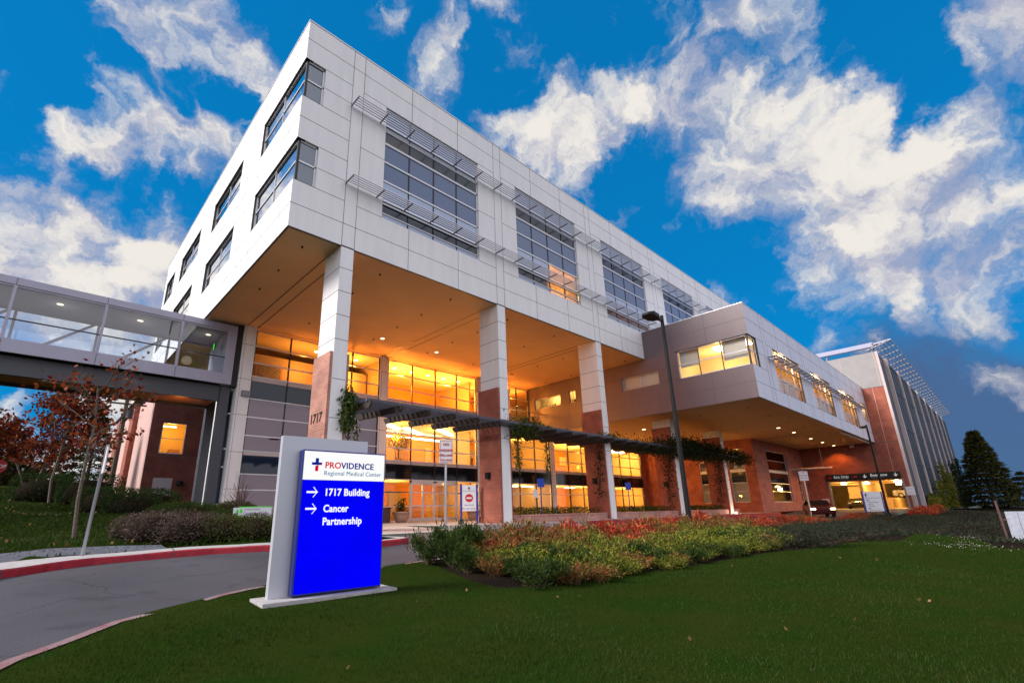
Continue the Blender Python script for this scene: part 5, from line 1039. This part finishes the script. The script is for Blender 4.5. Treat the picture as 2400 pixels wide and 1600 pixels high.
t = tag(MB().box(-.03, 0, -.35, .35, 0, .5).build('wall_notice', M['signw']), 'small pale notice on the brick wall left of the garage opening', 'sign'); t.location = (XG - .01, -1.5, .75); MB().box(-.035, -.031, -.28, .28, .3, .36).box(-.035, -.031, -.28, .28, .16, .22).build('print', M['redt'], t)
cs = thing('partnership_sign', 'low grey cancer partnership sign with a green top edge in the left bed', 'sign', (-.40, .9, .0), R(-42))
MB().box(-.02, 1.25, -.05, .05, -.2, .83).build('panel', M['greyp'], cs); MB().box(.16, 1.25, -.055, .055, .83, .86).build('top_edge', M['greenp'], cs)
lf = MB()
for (x, z) in ((.12, .70), (.24, .72), (.10, .53), (.22, .54)): lf.poly([(x + .045 * math.cos(k * math.pi / 8) * 1.0, -.056, z + .075 * math.sin(k * math.pi / 8)) for k in range(16)])
lf.build('leaf_emblem', M['greenp'], cs); text('Cancer Partnership', .13, M['greyt'], cs, (.33, -.053, .60), RX, bold=.001, sx=.78); text('Providence Regional', .06, M['greyt'], cs, (.35, -.053, .75), RX)
for k, s_ in enumerate(('Medical Oncology and Hematology', 'Radiation Oncology', 'Providence')): text(s_, .05, M['greyt'], cs, (.52, -.053, .46 - .1 * k), RX, sx=.85)
t = thing('sign_post', 'leaning grey metal sign post by the gravel, its plate seen edge on', 'sign', (-4.42, -2.45, -.3), 0); MB().tube([(0, .4, 0), (0, -.42, 2.5)], .035, 10).build('post', M['steel'], t); MB().box(-.012, .012, -.62, -.25, 1.85, 2.45).build('plate', M['signw'], t)
t = thing('stop_sign', 'red stop sign seen behind the leaves at the left edge', 'sign', (-7.3, 25.6, 1.5), R(25)); MB().tube([(0, 0, 0), (0, 0, 2.7)], .04, 8).build('post', M['steel'], t); MB().poly([(.45 * math.cos(R(22.5 + 45 * k)), -.05, 2.35 + .45 * math.sin(R(22.5 + 45 * k))) for k in range(8)]).build('plate', M['stopred'], t); text('STOP', .3, M['signw'], t, (0, -.06, 2.24), RX, align='CENTER', bold=.01)
t = thing('utility_pole', 'dark wooden utility pole with two crossarms beyond the young trees', 'pole', (-.9, 31.8, 2)); MB().tube([(0, 0, 0), (0, 0, 9.2)], [.2, .14], 10).build('pole', M['bark'], t); MB().box(-1.6, 1.6, -.08, .08, 8.3, 8.45).box(-1.4, 1.4, -.08, .08, 7.7, 7.82).build('crossarm', M['bark'], t); MB().tube([(.3, -.3, 6.5), (.3, -.3, 7.4)], .25, 12).build('transformer', M['dsteel'], t)

# ------------------------------------------------------------------ cars
def car(lab, loc, rz, paint, lights=False, group='cars'):
    c = thing('car', lab, 'car', loc, rz, group)       # nose towards -X
    prof = [(-2.2, .35), (-2.25, .62), (-2.1, .80), (-1.0, .95), (-.35, 1.38), (1.1, 1.42), (1.75, 1.02), (2.2, .92), (2.25, .4), (2.1, .25), (-2.1, .25)]
    b = MB(); hw = .86
    def yw(z): return hw if z < .96 else hw - (z - .95) * .45
    n = len(prof); A = [(x, -yw(z), z) for x, z in prof]; Q = [(x, yw(z), z) for x, z in prof]; b.poly(A); b.poly(Q[::-1])
    for i in range(n): j_ = (i + 1) % n; b.quad(A[j_], A[i], Q[i], Q[j_])
    b.build('body', paint, c); g_ = MB()
    g_.quad((-.98, -.7, .985), (-.98, .7, .985), (-.40, .62, 1.36), (-.40, -.62, 1.36)); g_.quad((1.16, -.62, 1.41), (1.16, .62, 1.41), (1.72, .72, 1.06), (1.72, -.72, 1.06))
    for s_ in (-1, 1): g_.poly([(-.8, s_ * .862, .985), (1.55, s_ * .862, .985), (1.08, s_ * .68, 1.37), (-.3, s_ * .68, 1.37)])
    g_.build('window_glass', M['cglass'], c)
    for x in (-1.4, 1.4):
        for s_ in (-1, 1):
            w_ = MB().tube([(x, s_ * .68, .32), (x, s_ * .89, .32)], .32, 16).build('wheel', M['tyre'], c); MB().tube([(x, s_ * .885, .32), (x, s_ * .90, .32)], .19, 12).build('rim', M['rim'], w_)
    for s_ in (-1, 1): MB().box(-2.27, -2.18, s_ * .68 - .16, s_ * .68 + .16, .60, .74).build('headlight', M['head'] if lights else M['rim'], c)
    if lights:
        for s_ in (-1, 1): lamp('headlight_beam', 'SPOT', (-2.3, s_ * .68, .66), 60, (1, .75, .45), c, .08, (R(88), 0, R(90)), R(60))
    return c
car('maroon car with glaring headlights coming out of the garage', (45.2, -4.9, -.42), R(22), M['carr'], True)
car('dark car parked inside the lit garage behind the left of the opening', (72, -2.9, .06), R(8), M['carb'])
car('silver car parked deep in the lit garage behind the right of the opening', (82, -7.6, 1.33), R(90), M['carw'])

# ------------------------------------------------------------------ shrubs, hedges and trees
def shrub_mesh(name, label, mkey, n, w_, h, llen, lwid, cat='shrub', group=None, stems=26, up_=.75):
    t = thing(name, label, cat, (0, 0, 0), 0, group); P = []; Dr = []; s = MB()
    for k in range(stems):
        a = rng.uniform(0, 2 * np.pi); r = rng.uniform(.25, 1) * w_; hh = h * rng.uniform(.6, 1.12) * (1.05 - .35 * (r / w_) ** 2)
        p0 = np.array((rng.normal(0, .08), rng.normal(0, .08), 0)); p1 = np.array((math.cos(a) * r * .55, math.sin(a) * r * .55, hh * .75)); p2 = np.array((math.cos(a) * r, math.sin(a) * r, hh))
        if k < 16: s.tube([tuple(p0), tuple(p1), tuple(p2)], [.012, .008, .003], 4, False)
        m_ = n // stems; tt = rng.beta(2.2, 1.0, m_)[:, None]; q = (1 - tt) ** 2 * p0 + 2 * tt * (1 - tt) * p1 + tt ** 2 * p2
        P.append(q + rng.normal(size=(m_, 3)) * .075 * w_ * 1.4); o_ = (p2 - p1); o_ = o_ / np.linalg.norm(o_); Dr.append(np.repeat((o_ * .8 + np.array((0, 0, up_)))[None], m_, 0))
    P = np.concatenate(P); Dr = np.concatenate(Dr); P[:, 2] = np.maximum(P[:, 2], .01)
    leaves('foliage', P, llen, lwid, LM[mkey], t, Dr, .75); s.build('stem', M['stem'], t); return t
GR = 'nandina shrubs massed in the bed along the drive'
kinds = {
 'red': [shrub_mesh('nandina_shrub', 'red leaved nandina in the back row of the bed', 'red', 1150, .62, .58, .115, .030, group=GR) for _ in range(2)],
 'mix': [shrub_mesh('nandina_shrub', 'orange and green nandina between the red and the yellow green shrubs', 'mix', 1150, .62, .58, .115, .030, group=GR) for _ in range(2)],
 'yel': [shrub_mesh('nandina_shrub', 'yellow green nandina in the front of the bed', 'yel', 1500, .68, .62, .105, .027, group=GR) for _ in range(2)],
 'dk': [shrub_mesh('nandina_shrub', 'dark green shrub at the left tip of the bed by the kerb', 'dk', 1700, .62, .62, .11, .026, group=GR)],
 'low': [shrub_mesh('juniper_shrub', 'low dull green juniper in the shaded middle of the bed', 'low', 1300, .85, .34, .08, .02, group='low junipers along the lawn edge', up_=.3) for _ in range(2)]}
used = {}
LBL = {'red': ('red leaved nandina in the back row of the bed', 'far red nandina near the direction sign'), 'yel': ('yellow green nandina in the front of the bed', 'yellow green nandina behind the front row')}
def put(kind, x, y, sc, lab=None, zs=1.):
    src = kinds[kind]; i = int(rng.integers(len(src))); z = float(H_lawn(x, y)) - .03; rz = rng.uniform(0, 6.28); r = src[i]
    if used.get((kind, i)) is None: used[(kind, i)] = 1; r.location = (x, y, z); r.rotation_euler = (0, 0, rz); r.scale = (sc, sc, sc * zs); (r.__setitem__('label', lab) if lab else None); return r
    return dup(r, (x, y, z), rz, (sc, sc, sc * zs), lab)
J = lambda s=.15: float(rng.normal(0, s))
put('dk', 1.55, -8.25, 1.15, None, 1.0); put('dk', 2.2, -8.05, 1.0, 'dark green shrub just right of the leftmost one in the bed')
put('dk', .98, -8.1, 1.0, 'dark green shrub leaning over the kerb at the left end of the bed', .95); put('dk', 1.15, -8.75, .8, 'small dark green shrub at the very tip of the bed'); put('mix', 2.0, -8.9, .9, None, .9); put('mix', 2.75, -8.5, .95, None, .95); put('yel', 1.5, -9.5, .75, None, .7); put('dk', 1.0, -9.4, .7, 'low dark shrub on the lawn side of the bed tip'); put('mix', 1.15, -10.0, .75, None, .75)
x = 3.1
while x < 44:
    y = -8.25 - .012 * x; put('red' if (x > 5.2 and rng.random() < .72) else 'mix', x + J(), y + J(.1), rng.uniform(.9, 1.15) * (1 if x < 24 else .85), LBL['red'][1] if x > 30 else None, 1.02 if x < 20 else .85)
    x += .82 if x < 16 else 1.15
for (xa, xb, yb, kk, st) in ((2.5, 15, -9.15, ('red', 'mix', 'mix', 'yel'), .92), (15, 40, -9.4, ('red', 'red', 'mix'), 1.25)):
    x = xa
    while x < xb: put(kk[int(rng.integers(len(kk)))], x + J(), yb + J(.12), rng.uniform(.85, 1.05), None, .80 if x < 15 else .66); x += st
for (xa, xb, yb, sc) in ((1.9, 14.0, -9.65, 1.0), (1.5, 13.6, -10.25, 1.0), (1.1, 12.5, -10.8, .98), (.95, 11.5, -11.3, .9), (2.0, 9.5, -11.7, .7)):
    x = xa
    while x < xb: put('dk' if (rng.random() < .16 or x < 1.3) else 'yel' if rng.random() < .82 else 'mix', x + J(.1), yb - .045 * (x - xa) + J(.1), sc * rng.uniform(.85, 1.12), 'yellow green nandina %s' % ('in the front row at the lawn edge' if yb < -10.5 else 'behind the front row') if False else None, .66); x += .66
for (xa, xb, yb) in ((9.5, 30, -11.9), (14.5, 34, -11.0), (17, 40, -10.2), (11.2, 24, -12.6), (22, 44, -12.0), (26, 50, -13.2)):
    x = xa
    while x < xb: put('low', x + J(.2), yb + J(.2), rng.uniform(.85, 1.25)); x += 1.35
for (x, y, s_) in ((50, -11, 1.3), (51.5, -11.4, 1.2), (53, -11.2, 1.3), (55, -11.6, 1.2), (48.5, -10.8, 1.1)): put('red', x, y, s_, 'dark red shrub clump right of the direction sign')
# a sparse tall sprig in the bed
tw = thing('bare_sprig', 'thin bare twig with few leaves rising from the bed before the third column', 'plant', (6.9, -7.9, -.45)); s = MB()
for k in range(7): a = rng.uniform(0, 6.28); s.tube([(0, 0, 0), (.05 * math.cos(a), .05 * math.sin(a), .5), (.22 * math.cos(a), .22 * math.sin(a), .9 + .25 * rng.random())], [.008, .006, .003], 4)
s.build('stem', M['stem'], tw); leaves('leaves', np.column_stack([rng.normal(0, .14, 60), rng.normal(0, .14, 60), rng.uniform(.6, 1.05, 60)]), .09, .03, LM['mix'], tw)
# ground cover on the slope right of the lawn
n = 60000; x = rng.uniform(20, 75, n); y = rng.uniform(-30, -11.2, n); k = ~in_poly(x, y, LAWN) & in_poly(x, y, BED) & (rng.random(n) < np.clip(26 / np.hypot(x + 5.6, y + 17), 0, 1)); x, y = x[k], y[k]
gc = leaves('ground_cover', np.column_stack([x, y, H_lawn(x, y)]), .2, .06, LM['low'], None, np.array((0, 0, .8)), .9); tag(gc, 'dull brown green ground cover on the slope right of the lawn', 'ground cover', kind='stuff')
n = 240; x = rng.uniform(14, 21.5, n); y = rng.normal(-15.4, .6, n) + .15 * np.sin(x * 3); k = in_poly(x, y, LAWN); x, y = x[k], y[k]
wf = leaves('lawn_flowers', np.column_stack([x, y, H_lawn(x, y) + .05]), .03, .022, M['conc']); tag(wf, 'patch of tiny white flowers on the right crest of the lawn', 'flowers', kind='stuff')
def blob(name, lab, c, r, mkey, n, llen=.09, lwid=.05, cat='hedge', boxy=2., rz=0, group=None):
    t = thing(name, lab, cat, c, rz, group); d_ = rng.normal(size=(n, 3)); d_ /= (np.abs(d_) ** boxy).sum(1)[:, None] ** (1 / boxy); rad = 1 - .28 * rng.random((n, 1)) ** 2
    P = d_ * rad * np.array(r); P[:, 2] = P[:, 2] + r[2] * .75; P += rng.normal(size=(n, 3)) * .035; P = P[P[:, 2] > -.15]
    leaves('foliage', P, llen, lwid, LM[mkey], t, P - np.array((0, 0, r[2] * .4)), .8)
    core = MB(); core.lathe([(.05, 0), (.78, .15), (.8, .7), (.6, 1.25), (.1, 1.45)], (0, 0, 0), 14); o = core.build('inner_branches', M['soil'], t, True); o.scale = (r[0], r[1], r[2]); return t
def hz(x, y): return float(H_left(x, y))
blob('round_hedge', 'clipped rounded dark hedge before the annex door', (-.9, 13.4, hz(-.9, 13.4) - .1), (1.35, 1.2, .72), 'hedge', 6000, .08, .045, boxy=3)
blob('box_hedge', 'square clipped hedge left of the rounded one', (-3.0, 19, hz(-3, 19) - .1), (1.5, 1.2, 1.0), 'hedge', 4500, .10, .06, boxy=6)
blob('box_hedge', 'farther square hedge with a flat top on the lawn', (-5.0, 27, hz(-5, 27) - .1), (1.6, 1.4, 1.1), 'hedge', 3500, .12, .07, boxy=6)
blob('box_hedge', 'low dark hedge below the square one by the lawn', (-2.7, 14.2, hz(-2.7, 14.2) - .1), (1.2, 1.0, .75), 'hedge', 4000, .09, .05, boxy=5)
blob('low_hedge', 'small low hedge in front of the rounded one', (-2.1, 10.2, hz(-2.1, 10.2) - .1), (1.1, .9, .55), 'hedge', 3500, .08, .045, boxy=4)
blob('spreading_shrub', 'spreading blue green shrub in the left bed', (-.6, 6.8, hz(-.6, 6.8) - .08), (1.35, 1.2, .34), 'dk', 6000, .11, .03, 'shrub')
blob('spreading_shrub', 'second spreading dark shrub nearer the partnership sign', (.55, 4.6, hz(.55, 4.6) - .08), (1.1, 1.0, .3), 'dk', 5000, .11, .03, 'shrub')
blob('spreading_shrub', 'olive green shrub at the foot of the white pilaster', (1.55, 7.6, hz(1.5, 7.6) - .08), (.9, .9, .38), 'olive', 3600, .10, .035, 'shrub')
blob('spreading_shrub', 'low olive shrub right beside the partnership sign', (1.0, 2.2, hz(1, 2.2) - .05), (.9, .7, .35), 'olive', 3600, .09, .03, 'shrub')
n = 0
for (x, y, sx, sy, h) in ((-2.75, .0, .75, .75, .5), (-1.9, .9, .8, .7, .48), (-2.2, -.75, .7, .6, .42), (-1.5, -.2, .7, .7, .46), (-3.0, 1.1, .7, .7, .43)):
    blob('heather_shrub', 'twiggy purple brown heather at the left bend of the bed', (x, y, hz(x, y) - .06), (sx, sy, h), 'heath', 2600, .085, .02, 'shrub', group='heathers in the left bed')
for (x, y) in ((-1.1, -.9), (-.4, -1.3), (.5, -1.7), (1.3, -2.1), (-.8, .1), (.0, -.2), (.9, -.6), (1.7, -1.1), (2.0, -3.0), (1.4, -2.9)):
    blob('ground_cover_shrub', 'low clipped olive shrub edging the red kerb of the left bed', (x, y, hz(x, y) - .06), (.72, .72, .40), 'olive', 2400, .07, .03, 'shrub', group='clipped shrubs along the red kerb')
bs = thing('bare_shrub', 'leafless twiggy shrub against the white pilaster', 'shrub', (.95, 4.9, hz(.95, 4.9))); s = MB()
for k in range(26):
    a = rng.uniform(0, 6.28); r = rng.uniform(.15, .8); h = rng.uniform(1.0, 2.0); s.tube([(0, 0, 0), (.25 * r * math.cos(a), .25 * r * math.sin(a), h * .5), (r * math.cos(a), r * math.sin(a), h)], [.014, .01, .004], 4)
    s.tube([(.4 * r * math.cos(a), .4 * r * math.sin(a), h * .65), (.4 * r * math.cos(a) + rng.normal(0, .2), .4 * r * math.sin(a) + rng.normal(0, .2), h * .95)], [.008, .003], 4)
s.build('twigs', M['stem'], bs)

def tree(name, lab, loc, h, mkey, nleaf, llen, lwid, spread, clear=.3, levels=3, seed=1, trunk=.06, group=None, leafiness=None):
    rg = np.random.default_rng(seed); t = thing(name, lab, 'tree', loc, rg.uniform(0, 6.28), group); s = MB(); tips = []
    def grow(p, d, ln, r, lv):
        pts = [p]; q = p; dd = d
        for k in range(4): dd = dd + rg.normal(0, .13, 3) + np.array((0, 0, .05)); dd /= np.linalg.norm(dd); q = q + dd * ln / 4; pts.append(q)
        s.tube([tuple(a) for a in pts], [r, r * .88, r * .74, r * .6, r * .45], 7 if lv == 0 else 5, False)
        if lv > 0: tips.extend([(pts[k], dd) for k in (2, 3, 4)])
        if lv < levels:
            nb = 9 if lv == 0 else 4
            for k in range(nb):
                f = clear + (1 - clear) * (k + .5) / nb if lv == 0 else .3 + .7 * (k + .5) / nb
                i = min(3, int(f * 4)); b = pts[i] + (pts[i + 1] - pts[i]) * (f * 4 - i); a = rg.uniform(0, 6.28) if lv else k * 2.4
                side = np.array((math.cos(a), math.sin(a), 0)); nd_ = dd * (.45 if lv == 0 else .6) + side * .8 + np.array((0, 0, .15)); nd_ /= np.linalg.norm(nd_)
                grow(b, nd_, ln * (spread * (1.15 - .6 * (f - clear)) if lv == 0 else .58), r * (.42 if lv == 0 else .5), lv + 1)
    grow(np.zeros(3), np.array((0.02, 0, 1.)), h, trunk, 0); s.build('trunk', M['bark'], t, True)
    pick = rg.integers(0, len(tips), nleaf); P = np.array([tips[i][0] for i in pick]) + rg.normal(0, 1, (nleaf, 3)) * np.array((.16, .16, .12)) * max(1, h / 4)
    if leafiness: P = P[leafiness(P, rg)]
    leaves('crown', P, llen, lwid, LM[mkey], t, np.array((0, 0, -.35)), .9); return t
tree('young_tree', 'nearest young maple with sparse reddish autumn leaves beside the sign post', (-4.42, 1.25, hz(-4.42, 1.25) - .05), 4.5, 'maple', 1150, .14, .11, .27, .45, 3, 5, .055, leafiness=lambda P, g: g.random(len(P)) < np.clip(1.25 - P[:, 2] / 5.5, .3, 1))
tree('young_tree', 'second young maple with orange brown leaves farther up the lawn', (-4.65, 20, hz(-4.65, 20) - .05), 5.6, 'maple', 3800, .21, .17, .36, .42, 3, 12, .085, group='young maples on the lawn')
tree('young_tree', 'small maple half cut by the left edge of the lawn', (-7.5, 18, hz(-7.5, 18) - .05), 3.4, 'maple', 2600, .19, .15, .36, .4, 3, 23, .07, group='young maples on the lawn')
tree('young_tree', 'third maple standing beyond the path', (-5.5, 29, hz(-5.5, 29) - .05), 3.6, 'maple', 1800, .2, .16, .36, .4, 3, 31, .08, group='young maples on the lawn')
tree('young_tree', 'farthest small maple on top of the rise', (-6.0, 36, hz(-6.0, 36) - .05), 3.8, 'maple', 1800, .22, .18, .36, .4, 3, 47, .09, group='young maples on the lawn')
def conifer(lab, loc, h, r, n, seed, mkey='conif', group=None):
    rg = np.random.default_rng(seed); t = thing('conifer', lab, 'tree', loc, 0, group); MB().tube([(0, 0, 0), (0, 0, h * .95)], [h * .022, .03], 8).build('trunk', M['bark'], t)
    f = rg.random(n) ** .8; lay = np.round(f * h / .7) * .7 / h; f = .55 * f + .45 * lay; a = rg.uniform(0, 6.28, n); prof = (1 - f) ** .75 * (1 + .18 * np.sin(a * 3 + f * 25)); rr = r * prof * rg.random(n) ** .4 * np.minimum(1, f * 9 + .35)
    P = np.column_stack([np.cos(a) * rr, np.sin(a) * rr, .06 * h + f * .94 * h - .12 * rr]); D2 = np.column_stack([np.cos(a), np.sin(a), np.full(n, -.25)])
    leaves('crown', P, h * .055, h * .013, LM[mkey], t, D2, .45); return t
conifer('tall dark conifer beyond the garage at the right', (84, -14.6, -.6), 10.0, 2.7, 15000, 3)
conifer('lower dark conifer right of the tall one', (88, -17.6, -.8), 5.0, 2.6, 9000, 4)
conifer('small conifer at the right edge of the picture', (78, -20.5, -1.0), 4.6, 2.6, 6000, 6)
conifer('dark evergreen behind the annex beside the utility pole', (-2.2, 36, 2.6), 7.5, 1.8, 5000, 8)
for k, (x, h, w_, n) in enumerate(((80, 3.2, 2.6, 450), (90, 6.0, 3.0, 650), (98, 5.0, 2.6, 900), (70.5, 1.4, 1.8, 500), (112, 7.0, 3, 1200), (124, 8.5, 3, 1400))):
    P = np.column_stack([x + rng.normal(0, w_ * .6, n), -10.0 - np.abs(rng.normal(0, .25, n)), rng.random(n) ** 1.7 * h]); lab = ('yellow green creeper on the second screen of the garage', 'tallest creeper covering the garage screens', 'creeper on the far garage screens', 'low tuft of creeper at the garage corner', 'dark creeper near the far end of the garage', 'dark creeper at the far end of the garage')[k]
    tag(leaves('garage_creeper', P, .42, .2, LM['ivyy'] if k < 4 else LM['vined'], None, np.array((0, -.5, .2)), .8), lab, 'creeper', 'creepers on the garage screens')
for k, (x, y, h, w_) in enumerate(((110, -24, 4, 9), (130, -40, 6, 14), (-20, 72, 3, 10), (-32, 66, 3.4, 9), (-9, 62, 3, 7), (-48, 60, 4, 10))):
    z0 = float(H_left(x, y)) if x < 0 else -1.0
    blob('distant_trees', ('dark trees past the conifers', 'farther dark tree bank at the right', 'dark distant trees on the rise', 'dark distant trees left on the rise', 'dark tree clump left of the annex', 'far tree clump at the left edge')[k], (x, y, z0 - .5), (w_, 3, h), 'conif', 4000, .7, .35, 'trees')
# pale fence and utility box at the far right
fn = thing('board_fence', 'pale grey board fence with a brown end post at the right edge', 'fence', (31.6, -16.05, -1.9), R(-60))
for k in range(7): MB().box(.25 + k * .5, .72 + k * .5, -.03, .03, .1, 1.95).build('board', M['fence'], fn)
MB().tube([(.05, 0, 0), (.0, 0, 2.5)], .05, 8).build('post', M['fpost'], fn); MB().box(.1, 3.8, .03, .08, .5, .6).box(.1, 3.8, .03, .08, 1.5, 1.6).build('rail', M['fpost'], fn)
ub = thing('utility_box', 'small dark green utility box standing on the slope at the right', 'box', (40.2, -17.6, -1.35)); MB().box(-.25, .25, -.25, .25, 0, .75).build('body', M['greenbox'], ub); MB().box(-.28, .28, -.28, .28, .75, .82).build('lid', M['greenp'], ub)
